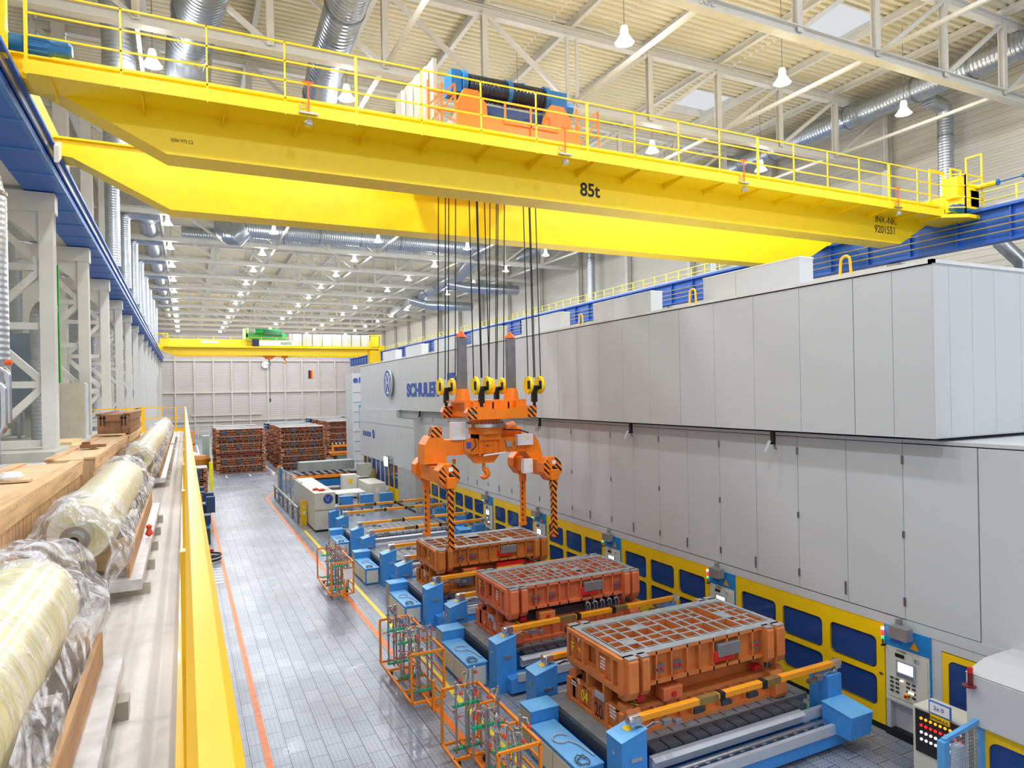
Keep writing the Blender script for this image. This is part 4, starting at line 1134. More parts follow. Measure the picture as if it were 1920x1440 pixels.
text_mesh('2x 0', .09, (0, -1, 0), (0, 0, 1), (-.06, .58, 1.24), LOGO, 'sheet_lettering', t, .001)
t = thing('mesh_fence', 'light blue steel fence frame with wire mesh in the bottom right corner', 'fence', (0, 5.8, 0))
LB = mat('fence light blue', '#5aa2e0', .45)
obj('fence_post', MB().box(9.3, 9.42, -.05, .05, 0, 1.36), LB, t)
obj('fence_post', MB().box(10.2, 10.35, -.06, .06, 0, 1.5), LB, t)
obj('fence_rail', MB().beam((9.36, 0, 1.36), (10.25, 0, 1.46), .06, .06), LB, t)
b = MB()
for i in range(20): b.box(9.42 + i * .04, 9.424 + i * .04, -.004, .004, .05, 1.38)
for i in range(26): b.box(9.4, 10.2, -.004, .004, .1 + i * .05, .104 + i * .05)
obj('wire_mesh', b, mat('mesh wire', '#b9c0ca', .35, .6), t)
obj('pale_box', MB().box(9.85, 10.0, .08, .2, .75, 1.1), mat('pale blue box', '#c9d6f2', .4), t)
# ================================================================ high bay lamps
LXS = [-0.75, 5.5, 12.5, 19.3, 26.0]
ROWN = ['in the row along the left columns', 'in the second row from the left', 'in the middle row', 'in the row right of the middle', 'in the row near the right wall']
lp = thing('high_bay_lamp', 'x', 'lamp', (0, 0, 17.2), 0, 'bell shaped lamps hanging from the roof trusses')
sh = emis('lamp reflector glow', '#eeeef6', 0.9)
obj('shade', MB().lathe([(.0, .42), (.1, .42), (.13, .3), (.13, .16), (.17, .1), (.27, -.06), (.3, -.1), (.285, -.1), (.25, -.05), (.15, .09), (.0, .1)], (0, 0, 0), 2, 18), sh, lp, 40)
obj('bulb_glass', MB().lathe([(0, .02), (.16, .0), (.26, -.07), (.2, -.12), (0, -.14)], (0, 0, 0), 2, 16), emis('lamp glow', '#fbf8ff', 22), lp, 60)
obj('hanger_wire', MB().tube([(0, 0, .42), (0, 0, 3.5)], .012, 5), STL, lp)
ldat = bpy.data.lights.new('lamp_light', 'SPOT'); ldat.spot_size = math.radians(168); ldat.spot_blend = 0.6; ldat.energy = LAMP_W; ldat.shadow_soft_size = 0.22; ldat.color = (.97, .98, 1.0)
lo = bpy.data.objects.new('lamp_light', ldat); COL.objects.link(lo); lo.parent = lp; lo.location = (0, 0, -.36)
gdat = bpy.data.lights.new('lamp_fill', 'POINT'); gdat.energy = FILL_W; gdat.shadow_soft_size = 0.3; gdat.color = (.97, .98, 1.0)  # second light per lamp, added because the spot leaves the roof dark
go = bpy.data.objects.new('lamp_fill', gdat); COL.objects.link(go); go.parent = lp; go.location = (0, 0, -.45)
first = True
for r, x in enumerate(LXS):
    for k in range(-2, 15):
        y = 17.2 + BAY * k
        if y > 123: continue
        lb = 'bright bell lamp hanging %s, %s from the camera' % (ROWN[r], (ORD[k] if k >= 0 else 'above and behind'))
        if k < 0:
            # lamps of the hall over and behind the camera: the row goes on
            lb = 'bright bell lamp hanging %s, %s' % (ROWN[r], 'just above the camera' if k == -1 else 'behind the camera')
        if first: lp.location = (x, y, 17.2); lp['label'] = lb; first = False
        else: dup(lp, (x, y, 17.2), 0, lb)

# ================================================================ ducts
def duct(label, pts, r, m, flanges=(), group=None, joints=True):
    t = thing('ventilation_duct', label, 'duct', (0, 0, 0), 0, group)
    obj('duct_pipe', MB().tube(pts, r, 22), m, t, 50)
    for (p, d) in flanges:
        p = Vector(p); d = Vector(d).normalized() * .04
        obj('duct_flange', MB().tube([p - d, p + d], r * 1.05, 22), STL, t, 50)
    return t
def bend(a, b, c, r, n=6):
    """points of a rounded corner at b between a and c"""
    a, b, c = Vector(a), Vector(b), Vector(c); d1 = (a - b).normalized(); d2 = (c - b).normalized()
    p, q = b + d1 * r, b + d2 * r
    return [tuple((1 - t) ** 2 * p + 2 * t * (1 - t) * b + t * t * q) for t in [i / n for i in range(n + 1)]]
# right: long duct under the roof along the wall
duct('big galvanised spiral duct running along the right wall under the roof', [(29.5, 4, 19.4), (29.5, 58, 19.4)], .55, GALV,
     [((29.5, y, 19.4), (0, 1, 0)) for y in (12, 16.5, 18.9, 22.3, 27, 33, 40, 47, 54)])
for i, y in enumerate((18.7, 33.5, 48.3)):
    duct('upright spiral duct dropping down the right wall, ' + ['nearest, behind the crane end', 'second, past the near crane', 'third back'][i],
         [(30.0, y, 18.9)] + bend((30.0, y, 18.9), (31.2, y, 18.9), (31.2, y, 15), .6) + [(31.2, y, 13.5)], .32, GALVZ, [((31.2, y, 17.5), (0, 0, 1))], 'upright ducts on the right wall')
d = duct('dark kinked duct on the right wall below the blue runway', [(31.0, 16.4, 12.6), (31.0, 16.4, 12.2), (31.0, 15.6, 11.2), (31.0, 15.6, 9.5)], .3, mat('aged duct', '#8d9298', .35, .7, .1))
# left: two big ducts under the roof, cross ducts, rear cross duct
duct('huge galvanised duct rising to the roof above the left end of the near crane', [(.3, 25.6, 15.6)] + [(.3, 25.6, 16.5)] + bend((.3, 25.6, 16.2), (.3, 25.6, 18.3), (1.2, 19.5, 18.9), 1.2) + [(1.4, 17.0, 19.1)], .72, GALV,
     [((.3, 25.6, 16.6), (0, 0, 1)), ((.55, 23.5, 18.5), (.1, -1, .1))])
duct('huge galvanised duct rising to the roof left of the hoist trolley', [(4.7, 26.5, 16.0), (4.7, 26.3, 16.8), (4.7, 24.3, 17.9), (4.75, 21.2, 18.5), (4.75, 17.5, 18.9)], .62, GALV,
     [((4.7, 25.3, 17.35), (0, -1, .5)), ((4.75, 21.2, 18.5), (0, -1, .2))])
duct('ribbed upright galvanised duct behind the crane railing at top left', [(-1.75, 25.5, 14.5), (-1.75, 25.5, 18.0), (-1.75, 24.5, 19.4)], .5, GALVZ)
duct('flat grey air box under the roof behind the near crane', [(1.2, 27.5, 17.2), (5.6, 27.5, 17.2)], .6, mat('air box grey', '#83868c', .5, .3))
duct('long galvanised duct crossing the hall under the roof behind the near crane', [(2.6, 50, 18.0), (21.8, 50, 18.0)], .62, GALVX, [((x, 50, 18), (1, 0, 0)) for x in (4, 6.5, 9, 12, 15, 18)])
duct('second galvanised duct crossing the hall just behind the first', [(0, 54, 18.2), (18, 54, 18.2)], .55, GALVX, [((x, 54, 18.2), (1, 0, 0)) for x in (3, 7, 11, 15)])
duct('elbow of spiral duct hanging from the cross duct', [(2.6, 50, 18.2)] + bend((2.6, 50, 18.0), (2.6, 49.0, 17.3), (3.4, 48.6, 16.9), .8) + [(3.8, 48.6, 17.6)], .6, GALV)
# ducts of the right side high back
duct('galvanised duct slanting back to the right wall past the ropes', [(21.8, 50, 18.0), (23.5, 58, 17.6), (25.5, 90, 17.6)], .62, GALV, [((24.2, 70, 17.6), (0, 1, 0))])
duct('short duct with bend under the roof at the right wall, far part', [(23.5, 62, 17.0), (25.0, 61, 16.6), (30.5, 61, 16.6)], .5, GALVX)
duct('short duct with bend under the roof at the right wall, farther part', [(23.5, 74, 17.0), (25.0, 73, 16.4), (30.5, 73, 16.4)], .5, GALVX)
# left side: long duct over the walkway and L-shaped branches into the side bay
duct('big spiral duct running down the hall under the roof, left of the lamp row', [(-1.9, 44.5, 17.9), (-1.9, 105, 17.9)], .62, GALV, [((-1.9, y, 17.9), (0, 1, 0)) for y in (46, 48, 53, 60, 67, 75, 83)])
for k in range(8):
    y = 38.5 + BAY * k
    duct('L shaped spiral duct dropping beside the left runway, %s from the camera' % ORD[k],
         [(-1.2, y, 17.4)] + bend((-1.2, y, 17.4), (-3.05, y, 17.4), (-3.05, y, 12), .5) + [(-3.05, y, 12.9)], .33, GALVZ, (), 'L shaped ducts beside the left runway')
duct('upright spiral duct at the left picture edge', [(-6.5, 17.5, 12.2), (-4.6, 17.5, 11.6)] + [(-3.7, 17.5, 11.2), (-3.62, 17.5, 10.6), (-3.62, 17.5, 7.1)], .3, GALVZ, [((-3.62, 17.5, 10.7), (0, 0, 1)), ((-3.62, 17.5, 7.15), (0, 0, 1))])
t = thing('air_hopper', 'sheet metal hopper under the upright duct at the left picture edge', 'duct', (-4.15, 17.5, 6.4))
obj('hopper', MB().add([(-.9, -.4, 0), (.75, -.4, 0), (.75, .4, 0), (-.9, .4, 0), (.25, -.25, .75), (.8, -.25, .75), (.8, .3, .75), (.25, .3, .75)],
    [(0, 3, 2, 1), (4, 5, 6, 7), (0, 1, 5, 4), (1, 2, 6, 5), (2, 3, 7, 6), (3, 0, 4, 7)]), STL, t)
duct('second upright spiral duct just behind the one at the left picture edge', [(-4.4, 20.6, 12.6), (-4.4, 20.6, 4.75)], .27, GALVZ)
t = thing('pipe_loop', 'shiny bent steel pipes standing at the left picture edge', 'pipe', (-2.68, 13.6, ZP))
obj('pipe', MB().tube([(-2, 0, 1.87), (-.3, 0, 1.87)] + bend((-.3, 0, 1.87), (0, 0, 1.87), (0, 0, 1), .15) + [(0, 0, 1.4)] + bend((0, 0, 1.4), (0, 0, 1.02), (-1, 0, 1.02), .15) + [(-2, 0, 1.02)], .06, 12), CHR, t, 60)
obj('pipe', MB().tube([(-2, .1, 2.1), (-.3, .1, 2.1)] + bend((-.3, .1, 2.1), (.04, .1, 2.1), (.04, .1, 1), .15) + [(.04, .1, 1.2)], .06, 12), CHR, t, 60)
obj('pipe_support', MB().tube([(-.1, -.08, 0), (-.1, -.08, 1.7)], .025, 8).box(-.35, -.15, -.2, 0, 0, .02), STL, t)
obj('valve_tag', MB().tube([(.02, .05, 2.2), (.12, .05, 2.2)], .045, 8), mat('tag orange', '#ea5a20', .5), t)
# machinery in the side bay
t = thing('filter_unit', 'blue grey filter machine between the left columns', 'machine', (-5.6, 29.0, ZP))
obj('machine_body', MB().box(-1.6, .9, -.8, .8, 1.2, 3.9), mat('dull steel blue', '#8794a2', .45, .3), t)
obj('machine_cone', MB().add([(-1.6, -.8, 1.6), (.6, -.8, 1.6), (.6, .8, 1.6), (-1.6, .8, 1.6), (-.9, -.3, .6), (.0, -.3, .6), (.0, .3, .6), (-.9, .3, .6)], [(0, 1, 2, 3), (4, 7, 6, 5), (0, 4, 5, 1), (1, 5, 6, 2), (2, 6, 7, 3), (3, 7, 4, 0)]), STL, t)
obj('machine_leg', MB().box(-1.5, -1.4, -.7, -.6, 0, 1.6).box(.4, .5, -.7, -.6, 0, 1.6), STL, t)
duct('bent galvanised pipe between the first left columns', [(-4.2, 26.5, 4.8), (-4.2, 26.5, 8.7)] + bend((-4.2, 26.5, 8.7), (-4.2, 26.5, 9.3), (-3.6, 27.2, 9.6), .4), .3, GALVZ)
for i, y in enumerate((31.5, 39.5, 46.5, 54, 61)):
    duct('upright galvanised duct in the side bay behind the left columns, %s back' % ORD[i], [(-5.6, y, 4.75 if y < 35 else 0), (-5.6, y, 12.4)], .4, GALVZ, (), 'upright ducts of the side bay')
t = thing('green_upright', 'thin green steel post behind the nearest lattice column', 'post', (-3.9, 27.6, ZP))
obj('post', MB().box(-.08, .08, -.1, .1, 0, 6.2), mat('green paint', '#1e9a2a', .5), t)
for k in range(2): obj('foot', MB().box(-.15, .15, -.15, .15, 0, .03), mat('green paint', '#1e9a2a', .5), t) if k == 0 else None
t = thing('switch_cabinet', 'beige grey switch cabinet standing on the mezzanine beside the crates', 'cabinet', (-3.65, 27.2, ZP))
obj('cabinet_body', MB().box(-.55, .6, -.3, .5, .12, 2.15), mat('cabinet beige', '#cfccbb', .5), t, bevel=.01)
obj('side_panel', MB().box(.6, .62, -.28, .48, .15, 2.12), mat('side pale blue', '#b9c4d6', .4), t)
obj('plinth', MB().box(-.5, .55, -.25, .45, 0, .12), BLK, t)
# clock and flag at the far wall
t = thing('wall_clock', 'round white clock on the far wall', 'clock', (13.0, YB - .4, 12.0))
obj('clock_face', MB().tube([(0, -.15, 0), (0, 0, 0)], .62, 28), WTXT, t, 40)
obj('clock_rim', MB().tube(arc((0, -.15, 0), .64, 0, 360, 28), .04, 6), STL, t)
obj('clock_hands', MB().beam((0, -.17, 0), (.3, -.17, .15), .06, .03).beam((0, -.17, 0), (-.45, -.17, .1), .05, .03), TXT, t)
t = thing('national_flag', 'small black red and gold flag hanging on the far wall', 'flag', (20.9, YB - .06, 9.5))
for i, (c, n) in enumerate((('#111111', 'black_stripe'), ('#c8102e', 'red_stripe'), ('#f2b400', 'gold_stripe'))):
    obj(n, MB().box(-.45 + .3 * i, -.15 + .3 * i, 0, .05, 0, 1.5), mat(n, c, .7), t)
# ================================================================ press dies
DORA = mat('die orange brown paint', '#cf7a3e', 0.5, 0, 0.14, 2.5, 0.1, 30)
DORB = mat('die brown orange paint', '#c47330', 0.5, 0, 0.14, 2.5, 0.1, 30)
DORC = mat('die red orange paint', '#d57248', 0.5, 0, 0.14, 2.5, 0.1, 30)
MACH = mat('machined casting grey', '#a0a6ab', 0.42, 0.3, 0.16, 5)
MACHD = mat('dark tool steel', '#444b56', 0.5, 0.1, 0.15)

def shoe_side_ribs(b, x0, x1, y, sgn, z0, z1, n, rnd, t=.03, depth=.09):
    for i in range(n + 1):
        x = x0 + (x1 - x0) * i / n + (rnd.uniform(-.04, .04) if 0 < i < n else 0)
        b.box(x - t / 2, x + t / 2, min(y, y + sgn * depth), max(y, y + sgn * depth), z0, z1)

def big_die(seed, label, loc, paint, nx, ny, H=1.3, marks=()):
    rnd = random.Random(seed)
    t = thing('press_die', label, 'die', loc, 0, 'large press dies on the bolsters')
    hx, hy = 1.72, .84
    zu0, zu1 = H * .57, H            # upper shoe
    # --- upper shoe: walls, ribs, floor of the pockets
    b = MB()
    b.box(-hx, hx, -hy + .09, hy - .09, zu0, zu0 + .05)
    b.box(-hx, hx, -hy, -hy + .1, zu1 - .07, zu1 - .012).box(-hx, hx, hy - .1, hy, zu1 - .07, zu1 - .012)
    b.box(-hx, hx, -hy, -hy + .09, zu0, zu0 + .06).box(-hx, hx, hy - .09, hy, zu0, zu0 + .06)
    b.box(-hx, hx, -hy + .09, -hy + .12, zu0 + .05, zu1 - .012).box(-hx, hx, hy - .12, hy - .09, zu0 + .05, zu1 - .012)
    b.box(-hx, -hx + .04, -hy, -.1, zu0, zu1 - .012).box(-hx, -hx + .04, .26, hy, zu0, zu1 - .012).box(-hx, -hx + .04, -.1, .26, zu0, zu0 + .12).box(-hx, -hx + .04, -.1, .26, zu1 - .1, zu1 - .012).box(hx - .04, hx, -hy, hy, zu0, zu1 - .012)
    b.box(-hx + .3, -hx + .32, -hy + .12, hy - .12, zu0, zu1 - .05)
    shoe_side_ribs(b, -hx + .35, hx - .35, -hy + .09, -1, zu0, zu1 - .02, 9, rnd)
    shoe_side_ribs(b, -hx + .35, hx - .35, hy - .09, 1, zu0, zu1 - .02, 9, rnd)
    # cell grid
    xs = [-hx + .1]; 
    for i in range(nx): xs.append(xs[-1] + (2 * hx - .2) / nx * rnd.choice((.8, 1, 1.2)))
    k = (2 * hx - .2) / (xs[-1] - xs[0]); xs = [xs[0] + (x - xs[0]) * k for x in xs]
    ylo, yhi = -hy + .2, hy - .24
    ys = [ylo]
    for i in range(ny): ys.append(ys[-1] + (yhi - ylo) / ny * rnd.choice((.8, 1, 1.15)))
    k = (yhi - ylo) / (ys[-1] - ys[0]); ys = [ys[0] + (y - ys[0]) * k for y in ys]
    w = .044
    g = MB()
    g.box(-hx, hx, -hy, ylo, zu1 - .012, zu1).box(-hx, hx, yhi, hy, zu1 - .012, zu1)
    g.box(-hx, xs[0], ylo, yhi, zu1 - .012, zu1).box(xs[-1], hx, ylo, yhi, zu1 - .012, zu1)
    b.box(-hx + .02, hx - .02, yhi, hy - .1, zu0, zu1 - .012)
    off = rnd.randint(1, nx - 2)
    for i, x in enumerate(xs):
        b.box(x - w/2, x + w/2, ylo, yhi, zu0 + .04, zu1 - .012); g.box(x - w/2, x + w/2, ylo, yhi, zu1 - .012, zu1)
    for i in range(nx):
        for j, y in enumerate(ys):
            if 0 < j < ny and rnd.random() < .12: continue
            yy = y + (.035 if (i % 3 == 1 and 0 < j < ny) else 0)
            b.box(xs[i] + w/2, xs[i+1] - w/2, yy - w/2, yy + w/2, zu0 + .04, zu1 - .012); g.box(xs[i] + w/2, xs[i+1] - w/2, yy - w/2, yy + w/2, zu1 - .012, zu1)
    for _ in range(3):
        i = rnd.randint(1, nx - 2); j = rnd.randint(0, ny - 1)
        g.box(xs[i], xs[i+1], ys[j], ys[j+1], zu1 - .014, zu1 - .002)
    obj('upper_shoe', b, paint, t)
    obj('machined_top', g, MACH, t)
    # rounded corner lugs
    for sx in (-1, 1):
        for sy in (-1, 1):
            lb = MB()
            for (a, c, dz) in ((.0, .2, .16), (.27, .42, .12)):
                x0, x1 = sorted((sx * (hx - a), sx * (hx - c)))
                prof = [(sy * (hy - .2), zu1 - .01), (sy * (hy + .1), zu1 - .01), (sy * (hy + .14), zu1 - .06), (sy * (hy + .14), zu0 + .02), (sy * (hy + .08), zu0 - dz + .05), (sy * (hy - .02), zu0 - dz), (sy * (hy - .2), zu0 - dz)]
                lb.prism(prof, 0, x0, x1)
            lg = obj('corner_lug', lb, paint, t, bevel=.015)
            tb = MB()
            for (a, c) in ((.0, .2), (.27, .42)):
                x0, x1 = sorted((sx * (hx - a), sx * (hx - c))); y0, y1 = sorted((sy * (hy - .05), sy * (hy + .12)))
                tb.box(x0, x1, y0, y1, zu1 - .012, zu1 - .0)
            obj('lug_top', tb, MACH, lg)
    # left and right ends: posts and openings
    for sx in (-1, 1):
        e = MB()
        x0, x1 = sorted((sx * hx, sx * (hx + .07)))
        for (a, c) in ((-hy, -hy + .08), (-.62, -.56), (-.2, -.12), (.28, .34), (.62, .68), (hy - .06, hy)): e.box(x0, x1, a, c, zu0 - .04, zu1 - .02)
        e.box(min(x0, x1 - .0) + .004 * (sx < 0), x1 - .004 * (sx > 0), -hy + .004, hy - .004, zu1 - .09, zu1 - .024).box(x0 + .004 * (sx < 0), x1 - .004 * (sx > 0), -hy + .004, hy - .004, zu0 - .046, zu0 + .04)
        obj('end_ribs', e, paint, t)
    # --- lower shoe
    zl = H * .39; lx, ly = hx + .02, .86
    b = MB()
    b.box(-lx, lx, -ly, ly, 0, .07)
    b.box(-lx, lx, -ly + .12, -ly + .16, .07, zl * .75).box(-lx, lx, ly - .16, ly - .12, .07, zl * .75)
    b.box(-lx, lx, -ly + .1, ly - .1, zl * .7, zl * .78)
    shoe_side_ribs(b, -lx + .3, lx - .3, -ly + .13, -1, .05, zl * .72, 10, rnd, .03, .1)
    shoe_side_ribs(b, -lx + .3, lx - .3, ly - .13, 1, .05, zl * .72, 10, rnd, .03, .1)
    for sx in (-1, 1):
        x0, x1 = sorted((sx * lx, sx * (lx - .05))); b.box(x0, x1, -ly, ly, .05, zl * .75)
        x2, x3 = sorted((sx * lx, sx * (lx + .06)))
        for (a, c) in ((-ly, -ly + .1), (-.45, -.38), (-.05, .02), (.4, .46), (ly - .12, ly)): b.box(x2, x3, a, c, 0, zl * .8)
        b.box(x2 + .004 * (sx < 0), x3 - .004 * (sx > 0), -ly + .004, ly - .004, 0.003, .06)
        for sy in (-1, 1):
            y0, y1 = sorted((sy * ly, sy * (ly - .2))); b.box(x0 - (.1 if sx > 0 else 0), x1 + (.1 if sx < 0 else 0), y0, y1, .07, zl * 1.02)
    obj('lower_shoe', b, paint, t)
    for sx in (-1, 1):
        for sy in (-1, 1):
            x0, x1 = sorted((sx * (lx - .02), sx * (lx - .3)))
            pf = [(sy * (ly - .2), 0.0), (sy * (ly + .1), 0), (sy * (ly + .16), .1), (sy * (ly + .14), zl * .55), (sy * (ly + .02), zl * .9), (sy * (ly - .2), zl * .95)]
            obj('foot_lug', MB().prism(pf, 0, x0, x1), paint, t, bevel=.02)
            gp = obj('guide_post', MB().tube([(sx * (hx - .2), sy * (hy - .12), zl * .6), (sx * (hx - .2), sy * (hy - .12), zu0 + .05)], .045, 14), mat('guide post steel', '#6e737b', .25, .9), t, 40)
            obj('stop_block', MB().cbox((sx * (hx - .42), sy * (hy - .18), zl + .0), (.16, .12, .09)), RED, gp)
    # bracket window between the shoes on the left end
    obj('end_bracket', MB().frame('x', -hx - .06, .16, -.34, .22, zl * .78, zu0 + .08, .05), paint, t)
    # punch and pad between the shoes
    obj('die_core', MB().box(-hx + .35, hx - .35, -.5, hy - .3, zl * .7, zl + .04).box(-hx + .6, hx - .6, -.42, hy - .35, zl, zu0 + .02), MACHD if marks and marks[0] == 2 else paint, t)
    # attachments on the front
    f = -hy
    ins = []
    obj('front_block', MB().box(-.95, -.55, f - .02, f + .2, zl * .85, zl * 1.25), DORA if paint is not DORA else DORC, t, bevel=.008)
    obj('air_coupling', MB().tube([(-.75, f - .03, zl * 1.05), (-.75, f - .06, zl * 1.05)], .045, 12), RED, t)
    obj('red_box', MB().box(.15, .58, f - .03, f + .08, zu0 + .12, zu0 + .3), RED, t, bevel=.008)
    obj('grey_box', MB().box(.22, .72, f - .05, f + .06, zu0 + .2, zu0 + .42), mat('coupling box grey', '#8f8f94', .4, .4), t, bevel=.008)
    for x in (-1.1, -.72, 1.05):
        pl = obj('coupling_plate', MB().box(x, x + .2, f + .02, f + .05, zu0 + .16, zu0 + .3), mat('coupling plate', '#77797f', .4, .5), t)
        obj('coupling', MB().tube([(x + .05, f - .0, zu0 + .23), (x + .05, f + .03, zu0 + .23)], .028, 10).tube([(x + .15, f - .0, zu0 + .23), (x + .15, f + .03, zu0 + .23)], .028, 10), RED, pl)
    for i in range(4):
        x = -.3 + .62 * i
        obj('clamp_strip', MB().box(x, x + .22, f - .012, f + .1, zl * .1, zl * .3), MACHD, t)
    obj('hazard_patch', MB().box(-lx + .05, -lx + .3, -ly + .0, -ly + .22, zl * .97, zl * .985), HAZY, t)
    if marks and marks[0] == 2:
        for i in range(5):
            obj('clamp', MB().tube(arc((.35 + i * .2, f + .04, zl + .1), .055, 0, 180, 8), .022, 8).box(.3 + i * .2, .33 + i * .2, f, f + .08, zl - .05, zl + .1).box(.38 + i * .2, .41 + i * .2, f, f + .08, zl - .05, zl + .1).tube([(.35 + i * .2, f + .1, zl + .15), (.35 + i * .2, f + .1, zu0)], .04, 8), CHR, t)
    if marks and marks[0] == 3:
        obj('red_bar', MB().box(.1, 1.0, f + .0, f + .12, zu0 - .16, zu0 - .07), RED, t); obj('orange_bar', MB().box(.1, 1.0, f + .0, f + .12, zu0 - .3, zu0 - .16), DORA, t)
        obj('grey_plate', MB().box(-1.15, -.7, f - .1, f - .06, .18, .52), mat('dull plate', '#6f747e', .5, .3), t)
        obj('red_block', MB().box(-.9, -.4, f + .05, f + .12, zu0 - .25, zu0 - .1), RED, t)
    return t

D1 = big_die(11, 'big orange press die marked 04 and 20, nearest the camera', (7.99, 9.8, .7), DORA, 13, 5, 1.3, (1,))
def num(t, txt, size, y, z, m, x=-1.80, sx=1.0, nm='painted_number'):
    return text_mesh(txt, size, (0, -1, 0), (0, 0, 1), (x, y, z), m, nm, t, .002, sx)
num(D1, 'F', .24, .68, .93, YTXT); num(D1, 'R', .09, .42, 1.0, YTXT)
num(D1, '04', .27, .36, .17, YTXT, -1.80, .8); num(D1, '20', .34, -.10, .1, TXT, -1.82, .75)
stencil_rows(D1, WTXT, -1.795, -.26, 1.12, 4, .16, .055, 1); stencil_rows(D1, WTXT, -1.785, .72, .36, 2, .16, .05, 2)
stencil_rows(D1, WTXT, -1.785, .5, .46, 2, .09, .05, 3); stencil_rows(D1, WTXT, -1.785, -.48, .4, 4, .2, .055, 4)
stencil_rows(D1, WTXT, -1.795, .47, 1.2, 2, .07, .04, 5)
obj('type_plate', MB().box(-1.80, -1.79, -.36, -.08, .4, .52), mat('type plate grey', '#a7afb8', .4), D1)
D2 = big_die(23, 'big orange press die marked D 21, the middle one of the three', (8.05, 14.22, .7), DORC, 15, 6, 1.27, (2,))
num(D2, 'D', .2, .62, 1.0, YTXT); num(D2, '21', .3, .5, .9, TXT, -1.80, .75)
stencil_rows(D2, WTXT, -1.795, -.35, 1.1, 4, .1, .06, 6); stencil_rows(D2, WTXT, -1.785, -.12, .34, 4, .2, .05, 7); stencil_rows(D2, WTXT, -1.785, .5, .2, 2, .18, .05, 8)
obj('type_plate', MB().box(-1.80, -1.79, -.2, .1, .36, .48), mat('type plate grey', '#a7afb8', .4), D2)
D3 = big_die(37, 'brown press die under the spreader legs, farthest of the three', (7.97, 18.62, .7), DORB, 9, 4, 1.24, (3,))
num(D3, 'L', .16, -.3, 1.05, YTXT); num(D3, '4', .16, -.3, .85, YTXT)
stencil_rows(D3, WTXT, -1.785, .2, .45, 4, .16, .05, 9)

